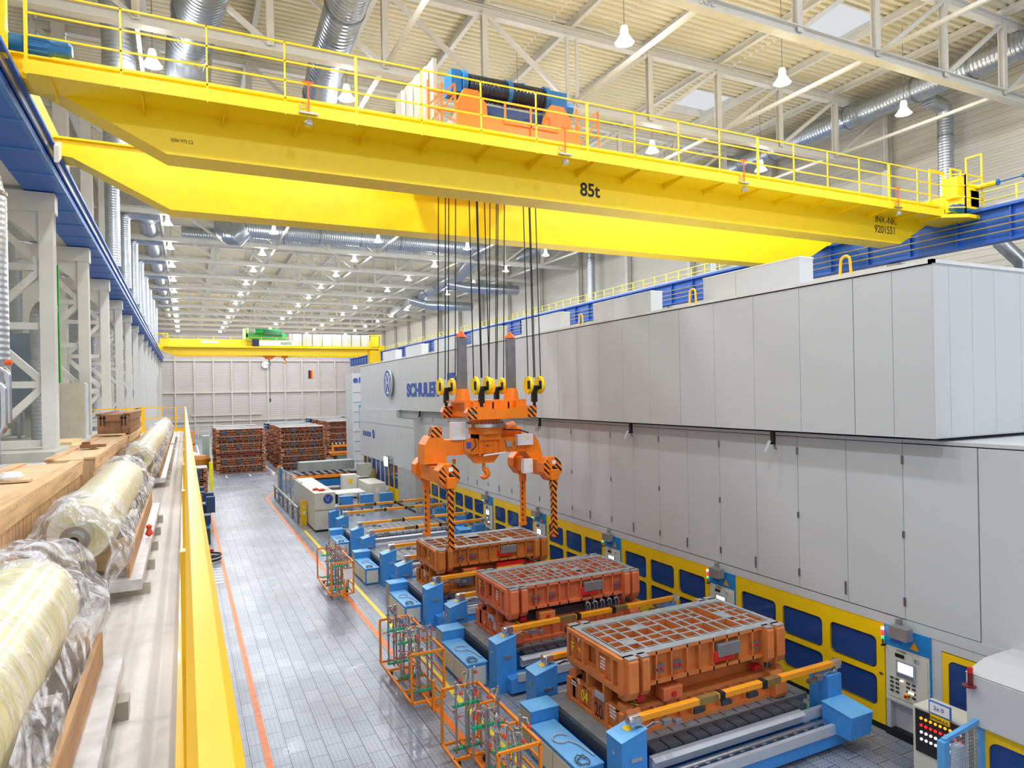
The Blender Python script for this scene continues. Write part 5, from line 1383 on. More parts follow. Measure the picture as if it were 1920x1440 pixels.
# ================================================================ bolsters with their columns and rails
BPL = mat('bolster plate steel', '#81868c', 0.5, 0.3, 0.14, 4)
BLU_LIT = mat('machine blue lit top', '#6db4ee', 0.4, 0, 0.05)  # lit copy of the machine blue: light on upper faces put into the colour
RAILG = mat('linear rail grey', '#c3c9d6', 0.35, 0.25, 0.05)
def bolster(loc):
    t = thing('die_bolster', 'x', 'machine bed', loc, 0, 'blue die bolsters in front of the presses')
    obj('bed', MB().box(6.0, 10.1, -1.0, 1.0, .06, .58).box(6.1, 10.0, -.8, .8, 0, .06), BLU, t)
    pl = obj('bolster_plate', MB().box(5.9, 10.15, -1.05, 1.05, .6, .7), BPL, t)
    b = MB()
    for i in range(14): b.box(6.25 + i * .28, 6.27 + i * .28, -1.0, 1.0, .7, .703)
    obj('slots', b, DRK, pl)
    for i in range(12):
        x = 6.5 + i * .28
        obj('clamping_block', MB().prism([(x, .58), (x + .25, .58), (x + .25, .67), (x + .22, .69), (x + .03, .69), (x, .67)], 1, -1.32, -1.06), MACHD, t)
    obj('edge_cable_tray', MB().box(5.86, 5.9, -1.05, 1.05, .5, .66), MACHD, t)
    # front linear rails
    obj('rail_carrier', MB().box(5.95, 10.25, -1.75, -1.35, .08, .36), BLU, t)
    r = obj('linear_rail', MB().box(6.35, 10.4, -1.42, -1.34, .44, .6).prism([(-1.5, .6), (-1.34, .6), (-1.34, .64), (-1.42, .64)], 0, 6.35, 9.6), RAILG, t)
    obj('linear_rail', MB().box(6.1, 10.35, -1.78, -1.7, .3, .46), RAILG, t)
    obj('spindle', MB().tube([(6.4, -1.58, .44), (9.9, -1.58, .44)], .05, 12), STL, t, 40)
    b = MB()
    for i in range(16): b.box(6.5 + i * .24, 6.58 + i * .24, -1.66, -1.6, .4, .45)
    obj('rail_clips', b, CHR, r)
    b = MB()
    for i in range(12): b.box(6.5 + i * .3, 6.56 + i * .3, -1.36, -1.3, .6, .615)
    obj('green_marks', b, GRN, r)
    obj('rear_rail', MB().box(6.3, 10.3, 1.35, 1.45, .4, .56).box(6.1, 10.3, 1.15, 1.6, .08, .38), RAILG, t)
    # posts at both ends under the bars
    for y in (-1.3, 1.42):
        p = obj('left_post', MB().prism([(5.74, 0), (6.2, 0), (6.2, 1.16), (5.74, 1.04)], 1, y - .2, y + .2), BLU, t)
        obj('post_top', MB().prism([(5.73, 1.045), (6.21, 1.165), (6.21, 1.175), (5.73, 1.055)], 1, y - .21, y + .21), BLU_LIT, p)
        obj('yellow_label', MB().prism([(5.95, 1.113), (6.08, 1.147), (6.08, 1.152), (5.95, 1.118)], 1, y - .05, y + .1), YEL2, p)
        obj('latch', MB().box(5.725, 5.74, y - .03, y + .03, .8, .86).box(5.9, 6.1, y - .215, y - .2, .72, .78), CHR, p)
        obj('bar_support', MB().tube([(6.08, y, 1.12), (6.08, y, 1.2)], .05, 10), CHR, t)
    obj('right_end_unit', MB().prism([(-1.5, .3), (-2.05, .3), (-2.1, .7), (-1.5, .76)], 0, 9.98, 10.52), BLU, t, bevel=.01)
    obj('right_end_top', MB().prism([(-1.5, .76), (-2.1, .7), (-2.1, .712), (-1.5, .772)], 0, 9.97, 10.53), BLU_LIT, t)
    obj('right_post', MB().box(10.15, 10.5, -1.5, -1.1, .0, 1.15), BLU, t)
    obj('right_post', MB().box(10.15, 10.6, 1.2, 1.6, .0, 1.1), BLU, t)
    # cabinets at the left end
    c = obj('end_cabinet', MB().box(5.28, 5.74, -1.0, .55, .02, .52), BLU, t)
    obj('cabinet_top', MB().box(5.27, 5.75, -1.01, .56, .52, .54), BLU_LIT, c)
    obj('cabinet_doors', MB().box(5.262, 5.28, -.95, -.25, .08, .46).box(5.262, 5.28, -.22, .5, .08, .46).box(5.32, 5.7, -1.012, -1.0, .06, .46), GRY2, c)
    for y in (-.65, .15): obj('warning_sign', MB().prism([(y - .05, .22), (y + .05, .22), (y, .31)], 0, 5.256, 5.261), YEL2, c)
    obj('side_box', MB().box(5.3, 5.85, .58, 1.0, .0, .74), BLU, t)
    obj('side_box_top', MB().box(5.29, 5.86, .57, 1.01, .74, .755), BLU_LIT, t)
    obj('side_box_end', MB().box(5.29, 5.3, .6, .98, .05, .7), mat('plate beige grey', '#a9a894', .5), t)
    obj('loose_cable', MB().tube(arc((5.5, -.1, .56), .14, 20, 300, 14, 'xy') + [(5.66, -.4, .56), (5.7, -.8, .56)], .014, 6), mat('cable grey', '#aab0bd', .5), t)
    obj('cable_bundle', MB().tube([(5.45 + .1 * math.cos(i / 3), -.8 + .12 * math.sin(i / 3) - i * .004, .56 + .01 * (i % 3)) for i in range(30)], .011, 5), mat('cable dark', '#4a525e', .5), t)
    return t
BP = 4.46
bo = bolster((0, 9.8, 0))
bn = ['under the die marked 04 20', 'under the middle die', 'under the farthest of the three dies', 'empty, nearest of the empty ones', 'empty, second of the empty ones', 'empty, farthest of the row']
for k in range(5):
    o = bo if k == 0 else dup(bo, (0, 9.8 + BP * k, 0)); o['label'] = 'blue die bolster with steel plate and rails, ' + bn[k]

st = thing('bar_stand', 'pair of blue posts carrying the farthest orange crossbar', 'stand', (0, 9.8 + BP * 5, 0))
for x in (5.74, 10.15):
    p = obj('post', MB().prism([(x, 0), (x + .42, 0), (x + .42, 1.16), (x, 1.06)], 1, -1.5, -1.12), BLU, st)
    obj('post_top', MB().prism([(x - .01, 1.065), (x + .43, 1.165), (x + .43, 1.175), (x - .01, 1.075)], 1, -1.51, -1.11), BLU_LIT, p)
# orange crossbars lying on the posts
BARM = mat('crossbar orange', '#f5a01c', .42, 0, .05)
def crossbar():
    t = thing('crossbar', 'x', 'bar', (0, 0, 0), 0, 'orange crossbars over the bolsters')
    b = MB(); b.box(6.15, 7.4, -.055, .055, 0, .1).box(7.4, 8.5, -.055, .055, 0, .1).box(8.5, 9.6, -.055, .055, 0, .1).box(9.6, 10.5, -.055, .055, 0, .1)
    obj('bar', MB().box(6.15, 10.5, -.055, .055, 0, .1), BARM, t, bevel=.008)
    obj('worn_sleeve', MB().box(7.35, 7.75, -.058, .058, -.003, .103).box(8.75, 9.15, -.058, .058, -.003, .103), mat('worn steel amber', '#98814c', .4, .5, .2), t)
    for x in (7.78, 8.72): obj('black_clamp', MB().box(x, x + .1, -.07, .07, -.02, .11), BLK, t)
    for x, s in ((6.08, 1), (10.55, -1)):
        e = obj('end_coupling', MB().tube([(x - .1, 0, .05), (x + .1, 0, .05)], .075, 12).tube([(x, 0, -.08), (x, 0, .05)], .05, 10).cbox((x + .02 * s, -.06, .05), (.14, .08, .12)), CHR, t)
        obj('hoses', MB().tube([(x, -.06, 0), (x + .15 * s, -.12, -.05), (x + .3 * s, -.1, -.02), (x + .45 * s, -.12, -.06)], .014, 6).tube([(x, -.05, .03), (x + .2 * s, -.1, -.08), (x + .4 * s, -.08, -.04)], .011, 6).cbox((x + .55 * s, -.1, -.06), (.16, .1, .08)).cbox((x + .75 * s, -.12, -.09), (.12, .1, .06)), mat('hose fittings', '#8e9197', .35, .7, .3), e)
    return t
cb0 = crossbar(); first = True
for k in range(6):
    for y, w in ((8.48, 'front'), (11.2, 'rear')):
        if k == 5 and w == 'rear': continue
        o = cb0 if first else dup(cb0, (0, 0, 0)); first = False
        o.location = (0, y + BP * k, 1.21)
        o['label'] = 'orange crossbar over the ' + w + ' edge of the bolster ' + bn[k].replace('empty, ', '').replace('of the row', 'in the row').replace('the farthest of the three dies', 'the third die')

# ================================================================ orange tooling carts
def cart(loc, label):
    t = thing('tooling_cart', label, 'cart', loc, 0, 'orange tooling carts on the aisle')
    Wd, Ln, zt, zb = .68, 2.35, 1.14, .18
    P = .045
    b = MB()
    for y in (0, .6, 1.2, 1.8, Ln): b.beam((0, y, zb), (Wd, y, zb), P, P)
    for x in (0, .33, Wd): b.beam((x, 0, zb), (x, Ln, zb), P, P)
    obj('base_frame', b, CORA, t)
    for (x, y) in ((0, 0), (0, Ln), (Wd, 0), (Wd, Ln), (.5, 0)):
        if (x, y) == (.5, 0): continue
        obj('corner_post', MB().beam((x, y, zb), (x, y, zt), P, P), CORA, t)
    obj('top_frame', MB().beam((Wd, 0, zt), (Wd, Ln, zt), P, P).beam((0, 0, zt), (Wd, 0, zt), P, P).beam((0, Ln, zt), (Wd, Ln, zt), P, P), CORA, t)
    for z in (.42, .65, .9): obj('side_rail', MB().beam((Wd, 0, z), (Wd, Ln, z), .032, .032), CORA, t)
    for y in (.75, 1.6): obj('side_rail', MB().beam((Wd, y, zb), (Wd, y, zt), .032, .032).beam((.4, y, zt - .02), (Wd, y, zt - .02), .032, .032), CORA, t)
    for y in (.35, 1.15, 2.0):
        for z in (zb + .05, zt - .18):
            bb = MB()
            for i in range(6): bb.box(.07 + i * .09, .15 + i * .09, y - .035, y + .035, z, z + .04)
            obj('clamp_bar', bb, GRN, t)
    for (x, y) in ((.1, .5), (Wd - .1, .5), (.1, Ln - .5), (Wd - .1, Ln - .5)):
        w = obj('caster', MB().tube([(x - .02, y, .07), (x + .02, y, .07)], .07, 14), BLK, t)
        obj('caster_fork', MB().box(x - .04, x + .04, y - .03, y + .03, .08, zb), STL, w)
    obj('tow_bar', MB().beam((Wd * .45, -.02, zb), (Wd * .45, -.45, zb + .0), .05, .05).beam((Wd * .45, -.4, zb), (Wd * .45, -.42, .75), .05, .07), CORA, t)
    return t
carts = [((3.93, 8.75, 0), 'orange tooling cart full of steel rods, nearest the camera'), ((3.93, 12.85, 0), 'orange tooling cart full of steel rods, second one on the aisle'), ((3.93, 20.95, 0), 'orange tooling cart with rods and a white sheet, farthest one')]
for l, n in carts: cart(l, n)
sht = thing('paper_sheet', 'white paper sheet fixed to the frame of the farthest orange cart', 'paper', (4.3, 20.9, .62))
obj('sheet', MB().box(0, .28, -.012, 0, 0, .36), WTXT, sht); obj('clip', MB().box(0, .28, -.018, -.012, .34, .37), STL, sht)
def rod(seed):
    rnd = random.Random(seed); h = rnd.uniform(.98, 1.35)
    t = thing('tooling_rod', 'x', 'rod', (0, 0, 0))
    obj('tube', MB().tube([(0, 0, 0), (0, 0, h)], .02, 10), mat('rod steel', '#aeb3ba', .28, .8, .1), t, 50)
    b = MB()
    for z in (.12, h * .5, h - .2): b.cbox((0, 0, z), (.06, .055, .04))
    obj('collars', b, CHR, t)
    a = rnd.uniform(0, 6.28); dx, dy = math.cos(a) * .13, math.sin(a) * .13
    arm = obj('arm', MB().tube([(0, 0, h - .05), (dx, dy, h - .02), (dx * 1.3, dy * 1.3, h - .12)], .013, 8).cbox((dx * .5, dy * .5, h - .04), (.05, .05, .04)).tube([(0, 0, h * .55), (-dx, -dy * .6, h * .56)], .012, 8), CHR, t)
    obj('suction_cup', MB().lathe([(.012, .03), (.03, 0), (.035, -.03), (0, -.02)], (dx * 1.3, dy * 1.3, h - .12), 2, 10).lathe([(0.01, .02), (.028, 0), (.0, -.02)], (-dx, -dy * .6, h * .56), 2, 10), mat('suction cup red', '#d8463c', .5), arm)
    obj('hose', MB().tube([(0, 0, h * .6), (dx * .8, dy * .3, h * .75), (dx * .6, -dy * .2, h * .9), (0, 0, h)], .006, 5), mat('hose pale yellow', '#d9d79a', .5), t)
    return t
protos = [rod(s) for s in (1, 2, 3, 4, 5)]
used = set(); rr = random.Random(99)
cn = ['in the orange cart nearest the camera', 'in the second orange cart', 'in the farthest orange cart']
for ci, (l, n) in enumerate(carts):
    for y in (.35, 1.15, 2.0):
        for i in range(6):
            if rr.random() < .12: continue
            p = rr.choice(protos)
            loc = (l[0] + .11 + i * .09, l[1] + y + rr.choice((-.055, .055)), .2)
            if p.name not in used: o = p; o.location = loc; o.rotation_euler.z = rr.uniform(0, 6); used.add(p.name)
            else: o = dup(p, loc, rr.uniform(0, 6))
            o['label'] = 'upright steel tooling rod with fittings standing ' + cn[ci]; o['group'] = 'tooling rods ' + cn[ci]
for p in protos:
    if p.name not in used:
        for c in kids(p): 
            for g in kids(c): bpy.data.objects.remove(g)
            bpy.data.objects.remove(c)
        bpy.data.objects.remove(p)

# ================================================================ die stacks at the back
def stack_die(seed, paint, hgt=.6, ins=True, nm='stored die'):
    rnd = random.Random(seed)
    t = thing('press_die', 'x', 'die')
    hx, hy = 1.88, .95
    b = MB()
    mid = rnd.uniform(.26, .34); gap = rnd.uniform(.05, .12)
    for (z0, z1) in ((.02, mid - gap / 2), (mid + gap / 2, hgt - .06)):
        b.box(-hx, hx, -hy, hy, z0, z0 + .035).box(-hx, hx, -hy, hy, z1 - .035, z1)
        d = rnd.choice((.2, .3, .42))
        b.box(-hx, hx, -hy + d, -hy + d + .04, z0, z1).box(-hx, hx, hy - .16, hy - .12, z0, z1)
        n = rnd.randint(6, 11)
        for i in range(n + 1):
            x = -hx + 2 * hx * i / n; b.box(x - .025, x + .025, -hy, -hy + d, z0, z1)
        for i in range(6):
            y = -hy + 2 * hy * i / 5; b.box(-hx - .02, -hx + .1, y - .04, y + .04, z0, z1); b.box(hx - .1, hx + .02, y - .04, y + .04, z0, z1)
        b.box(-hx + .08, -hx + .12, -hy, hy, z0, z1).box(hx - .12, hx - .08, -hy, hy, z0, z1)
    b.box(-hx + .4, hx - .5, -hy + .3, hy - .3, .05, hgt - .1)
    for sx in (-1, 1):
        x0, x1 = sorted((sx * hx, sx * (hx - rnd.uniform(.12, .3)))); b.box(x0, x1, -hy - .12, -hy + .05, .0, mid - gap * .6); b.box(x0, x1, -hy - .1, -hy + .05, mid + gap * .6, hgt - .05)
    obj('die_frame', b, paint, t)
    obj('machined_top', MB().box(-hx, hx, -hy, hy, hgt - .06, hgt - .03), MACH, t)
    if ins:
        b = MB(); 
        for i in range(rnd.randint(2, 4)):
            x = rnd.uniform(-hx + .3, hx - .6); b.box(x, x + rnd.uniform(.2, .4), -hy - .02, -hy + .1, .16, hgt - .14)
        obj('insert_blocks', b, rnd.choice((MACHD, MACHD, mat('insert maroon', '#6e1a1e', .6), STL)), t)
    return t
STB = mat('stored die brown', '#b0704a', .6, 0, .25, 2)
STB2 = mat('stored die dark brown', '#9a6040', .6, 0, .25, 2)
STBL = mat('stored die blue', '#1f5f8a', .5, 0, .15, 2)
sp = [stack_die(1, STB, .62), stack_die(2, STB2, .62), stack_die(3, STB, .62, True), stack_die(4, STB2, .62, True), stack_die(5, STBL, .62, False)]
spu = set(); rr = random.Random(5)
LEV = ['bottom', 'second from the bottom', 'third from the bottom', 'fourth from the bottom', 'fifth from the bottom', 'topmost']
stacks = []
for i, y in enumerate((61.4, 64.6, 68.2)): stacks.append((4.15 + (0, -.1, .05)[i], y, ['front left stack', 'stack behind the front left one', 'rearmost left stack'][i], False))
for i, y in enumerate((60.8, 64.0, 67.4, 71.2)): stacks.append((9.1, y, ['front middle stack', 'second middle stack', 'third middle stack', 'rearmost middle stack'][i], i == 3))
for i, y in enumerate((70.3, 74.0, 77.8, 82.0)): stacks.append((14.8, y, ['front right stack', 'second right stack', 'third right stack', 'rearmost right stack'][i], i == 3))
stacks.append((19.5, 84.0, 'blue topped stack farthest right', True))
for (x, y, n, blue) in stacks:
    for k in range(6):
        p = sp[4] if (blue and k == 5) else sp[rr.randint(0, 3)]
        loc = (x + rr.uniform(-.06, .06), y + rr.uniform(-.05, .05), .02 + .615 * k)
        if p.name not in spu: o = p; o.location = loc; spu.add(p.name)
        else: o = dup(p, loc)
        o['label'] = ('blue' if (blue and k == 5) else 'brown') + ' stored press die, ' + LEV[k] + ' of the ' + n; o['group'] = 'press dies stored in stacks'
# flat orange tool on the stand right of the stacks
t = thing('tool_pallet', 'orange edged flat tool on a grey stand beside the far right stack', 'tool', (13.3, 60.3, 0))
obj('stand', MB().box(-1.4, 1.6, -.9, .9, 0, 1.1), mat('stand grey', '#7d8580', .6), t)
obj('tool_frame', MB().frame('y', -1, .2, -1.9, 2.4, 1.2, 2.0, .18).box(-1.9, 2.4, -1, 1, 1.1, 1.25), CORA, t)
b = MB()
for i in range(12): b.beam((-1.8 + i * .33, -.9, 2.05), (-1.5 + i * .33, .9, 2.05), .12, .05)
obj('tool_slats', b, STL, t)
# ================================================================ things on the mezzanine
def wood_mat(name, col, axis=2, period=.14):
    m = mat(name, col, .65, 0, .1, 3)
    nt = m.node_tree; N = nt.nodes; L = nt.links; b = N['Principled BSDF']
    tc = N.new('ShaderNodeTexCoord'); mp = N.new('ShaderNodeMapping')
    sc = [14, 14, 14]; sc[axis] = 1.2; mp.inputs['Scale'].default_value = sc
    L.new(tc.outputs['Object'], mp.inputs['Vector'])
    nz = N.new('ShaderNodeTexNoise'); nz.inputs['Scale'].default_value = 1.0; nz.inputs['Detail'].default_value = 6
    L.new(mp.outputs['Vector'], nz.inputs['Vector'])
    rp = N.new('ShaderNodeValToRGB'); c = lin(col)
    rp.color_ramp.elements[0].position = .3; rp.color_ramp.elements[1].position = .7
    rp.color_ramp.elements[0].color = tuple(x * .62 for x in c[:3]) + (1,); rp.color_ramp.elements[1].color = tuple(min(1, x * 1.12) for x in c[:3]) + (1,)
    L.new(nz.outputs['Fac'], rp.inputs['Fac']); L.new(rp.outputs['Color'], b.inputs['Base Color'])
    return m
WV = wood_mat('pine boards upright', '#dcb384', 2); WH = wood_mat('pine boards along', '#e2b988', 1); WX = wood_mat('pine boards across', '#ebca9c', 0)
WD = wood_mat('old brown boards', '#9a6a48', 0)
def crate(loc, L, Wd, H, label, lid=True, dark=False):
    """crate with upright boards; origin at the near right bottom corner, runs to +y and -x"""
    t = thing('wooden_crate', label, 'crate', loc, 0, 'wooden crates on the mezzanine')
    rnd = random.Random(int(L * 100) + int(H * 37))
    mv, mh, mx = (WD, WD, WD) if dark else (WV, WH, WX)
    b = MB(); y = 0.0
    while y < L - .02:
        w = min(rnd.uniform(.09, .15), L - y); b.box(-.022, 0, y + .005, y + w - .005, .05, H - .02); y += w
    obj('side_boards', b, mv, t); b2 = MB()
    y = 0
    while y < L - .02:
        w = min(rnd.uniform(.09, .15), L - y); b2.box(-Wd, -Wd + .022, y + .005, y + w - .005, .05, H - .02); y += w
    obj('side_boards', b2, mv, t)
    b = MB(); x = -Wd
    while x < -.02:
        w = min(rnd.uniform(.09, .15), -x); b.box(x + .003, x + w - .003, 0, .02, .05, H - .02).box(x + .003, x + w - .003, L - .02, L, .05, H - .02); x += w
    obj('end_boards', b, mv, t)
    obj('batten', MB().box(0, .025, -.02, L + .02, H - .12, H), mh, t); obj('batten', MB().box(0, .025, -.02, L + .02, .03, .13), mh, t)
    obj('batten', MB().box(-Wd, 0, -.03, 0, H - .12, H), mx, t); obj('batten', MB().box(-Wd, 0, -.03, 0, .03, .13), mx, t)
    for x in (-Wd, -.12): obj('corner_post', MB().box(x, x + .12, -.045, -.02, .03, H), mv, t)
    b = MB(); y = -.03
    while y < L:
        w = min(rnd.uniform(.1, .16), L + .03 - y); b.box(-Wd - .02, .03, y + .004, y + w - .003, H, H + .02); y += w
    obj('lid', b, mx, t)
    obj('lid_batten', MB().box(-.1, .035, -.05, L + .05, H + .02, H + .045), mh, t); obj('lid_batten', MB().box(-Wd - .03, -Wd + .08, -.05, L + .05, H + .02, H + .045), mh, t)
    return t
crate((-1.15, 1.5, ZP), 8.1, .62, .78, 'long pale wooden crate nearest the camera at the left edge')
t = thing('plastic_scrap', 'crumpled white plastic on a short board on the nearest crate lid', 'scrap', (-1.45, 7.6, ZP + .81))
obj('crumpled_film', MB().lathe([(0, 0), (.08, .0), (.1, .03), (.07, .07), (.0, .08)], (0, 0, .02), 2, 9).lathe([(0, 0), (.06, 0), (.07, .04), (0, .06)], (-.12, .05, .02), 2, 8), mat('white film', '#eef0f4', .4), t); obj('board', MB().box(-.2, .15, -.08, .1, 0, .02), WX, t)
crate((-1.08, 10.25, ZP), 5.5, .5, .77, 'second wooden crate with red stamp on its side', True)
cr2 = [o for o in bpy.data.objects if o.name.startswith('wooden_crate') and abs(o.location.y - 10.25) < .01][0]
bb = MB()
rs_ = random.Random(8)
for r in range(5):
    for q in range(5):
        if rs_.random() < .75: bb.box(.0255, .027, .3 + q * .1, .3 + q * .1 + rs_.uniform(.04, .08), .18 + r * .09, .18 + r * .09 + .055)
obj('red_stamp', bb, mat('red stamp ink', '#cf5a44', .7), cr2)
t = thing('wood_offcut', 'small dark wood offcuts lying on the lid of the second crate', 'offcut', (-1.33, 12.2, ZP + .815))
obj('offcut', MB().box(-.12, .1, -.1, .1, 0, .05).box(-.02, .2, .1, .25, 0, .04).box(-.1, .0, -.02, .12, .05, .09), WD, t)
crate((-1.06, 15.95, ZP), 4.2, .62, .77, 'third wooden crate under the old brown crate', True)
t = crate((-1.06, 16.2, ZP + .82), 4.0, .56, .4, 'old dark brown crate with black arrow marks on top of the pale one', True, True)
for x in (-.5, -.44, -.12, -.06): obj('arrow_mark', MB().box(x - .012, x + .012, -.05, -.046, .2, .36).prism([(x - .035, .34), (x + .035, .34), (x, .42)], 1, -.05, -.046), TXT, t)
t = thing('loose_board', 'single pale board lying in front of the old brown crate', 'board', (-1.36, 16.05, ZP + .82))
obj('board', MB().box(-.25, .25, -.05, .05, 0, .03), WX, t)
t = thing('board_pile', 'low stack of pale boards beside the grey switch cabinet', 'board', (-3.3, 24.4, ZP))
obj('boards', MB().box(-.6, .6, -1.5, 1.5, 0, .12).box(-.5, .6, -1.3, 1.4, .13, .24).box(-.55, .3, -1.0, 1.2, .25, .34), WX, t)

# wrapped rolls on timber cradles
def wrap_mat():
    m = mat('wrapped cream roll', '#efeacb', .35, 0, .06, 2)
    nt = m.node_tree; N = nt.nodes; L = nt.links; b = N['Principled BSDF']
    tc = N.new('ShaderNodeTexCoord'); mp = N.new('ShaderNodeMapping'); mp.inputs['Scale'].default_value = (2.5, 9, 2.5); mp.inputs['Rotation'].default_value = (0.5, 0, 0.35)
    L.new(tc.outputs['Object'], mp.inputs['Vector'])
    nz = N.new('ShaderNodeTexNoise'); nz.inputs['Scale'].default_value = 1.3; nz.inputs['Detail'].default_value = 5; nz.inputs['Distortion'].default_value = 1.2
    L.new(mp.outputs['Vector'], nz.inputs['Vector'])
    rp = N.new('ShaderNodeValToRGB'); rp.color_ramp.elements[0].position = .35; rp.color_ramp.elements[1].position = .65
    rp.color_ramp.elements[0].color = lin('#e6dfa6'); rp.color_ramp.elements[1].color = lin('#f1efe0')
    L.new(nz.outputs['Fac'], rp.inputs['Fac']); L.new(rp.outputs['Color'], b.inputs['Base Color'])
    bp = N.new('ShaderNodeBump'); bp.inputs['Strength'].default_value = 1.0; bp.inputs['Distance'].default_value = .07
    L.new(nz.outputs['Fac'], bp.inputs['Height']); L.new(bp.outputs['Normal'], b.inputs['Normal'])
    b.inputs['Coat Weight'].default_value = .6; b.inputs['Coat Roughness'].default_value = .15
    return m
WRAP = wrap_mat()
FILM = bpy.data.materials.new('clear plastic film'); FILM.use_nodes = True
nt = FILM.node_tree; nt.nodes.remove(nt.nodes['Principled BSDF'])
tr = nt.nodes.new('ShaderNodeBsdfTransparent'); gl = nt.nodes.new('ShaderNodeBsdfGlossy'); gl.inputs['Roughness'].default_value = .12
df = nt.nodes.new('ShaderNodeBsdfDiffuse'); df.inputs[0].default_value = lin('#eef1fa')
a = nt.nodes.new('ShaderNodeMixShader'); a.inputs[0].default_value = .26
nt.links.new(tr.outputs[0], a.inputs[1]); nt.links.new(df.outputs[0], a.inputs[2])
c = nt.nodes.new('ShaderNodeMixShader'); c.inputs[0].default_value = .1
nt.links.new(a.outputs[0], c.inputs[1]); nt.links.new(gl.outputs[0], c.inputs[2])
tcn = nt.nodes.new('ShaderNodeTexCoord'); nz = nt.nodes.new('ShaderNodeTexNoise'); nz.inputs['Scale'].default_value = 7; nz.inputs['Distortion'].default_value = 1.5
bp = nt.nodes.new('ShaderNodeBump'); bp.inputs['Strength'].default_value = .9; bp.inputs['Distance'].default_value = .05
nt.links.new(tcn.outputs['Object'], nz.inputs['Vector'])
n5 = nt.nodes.new('ShaderNodeTexNoise'); n5.inputs['Scale'].default_value = 3.2; n5.inputs['Distortion'].default_value = 3.0; n5.inputs['Detail'].default_value = 6
mr = nt.nodes.new('ShaderNodeMapRange'); mr.inputs['From Min'].default_value = .46; mr.inputs['From Max'].default_value = .62; mr.inputs['To Min'].default_value = .12; mr.inputs['To Max'].default_value = .72
nt.links.new(tcn.outputs['Object'], n5.inputs['Vector']); nt.links.new(n5.outputs['Fac'], mr.inputs['Value']); nt.links.new(mr.outputs['Result'], a.inputs[0]); nt.links.new(nz.outputs['Fac'], bp.inputs['Height'])
nt.links.new(bp.outputs['Normal'], df.inputs['Normal']); nt.links.new(bp.outputs['Normal'], gl.inputs['Normal'])
nt.links.new(c.outputs[0], nt.nodes['Material Output'].inputs['Surface'])

def film_skirt(b, cx, cz, y0, y1, r, rnd, droop=.3, n=40, ny=10):
    """loose film draped over the roll end: wavy sleeve that hangs down on the walkway side"""
    vs = []
    for j in range(ny + 1):
        y = y0 + (y1 - y0) * j / ny
        for i in range(n):
            a = 2 * PI * i / n
            e = .022 * math.sin(4 * a + j * .5) + .012 * math.sin(9 * a - j * .8) + rnd.uniform(-.004, .004)
            rr_ = r + .035 + e * (1.5 - j / ny) - .09 * max(0, 1 - j / 2.5)
            x = cx + math.cos(a) * rr_; z = cz + math.sin(a) * rr_
            if math.cos(a) > .2 and math.sin(a) < .1:
                x += .06 * math.cos(a); z -= droop * (1 - j / ny * .7) * max(0, -math.sin(a) + .3) * .5
            z = max(z, ZP + .03)
            vs.append((x, y + .04 * math.sin(3 * a), z))
    fs = [(j*n+i, j*n+(i+1) % n, (j+1)*n+(i+1) % n, (j+1)*n+i) for j in range(ny) for i in range(n)]
    b.add(vs, fs); return b
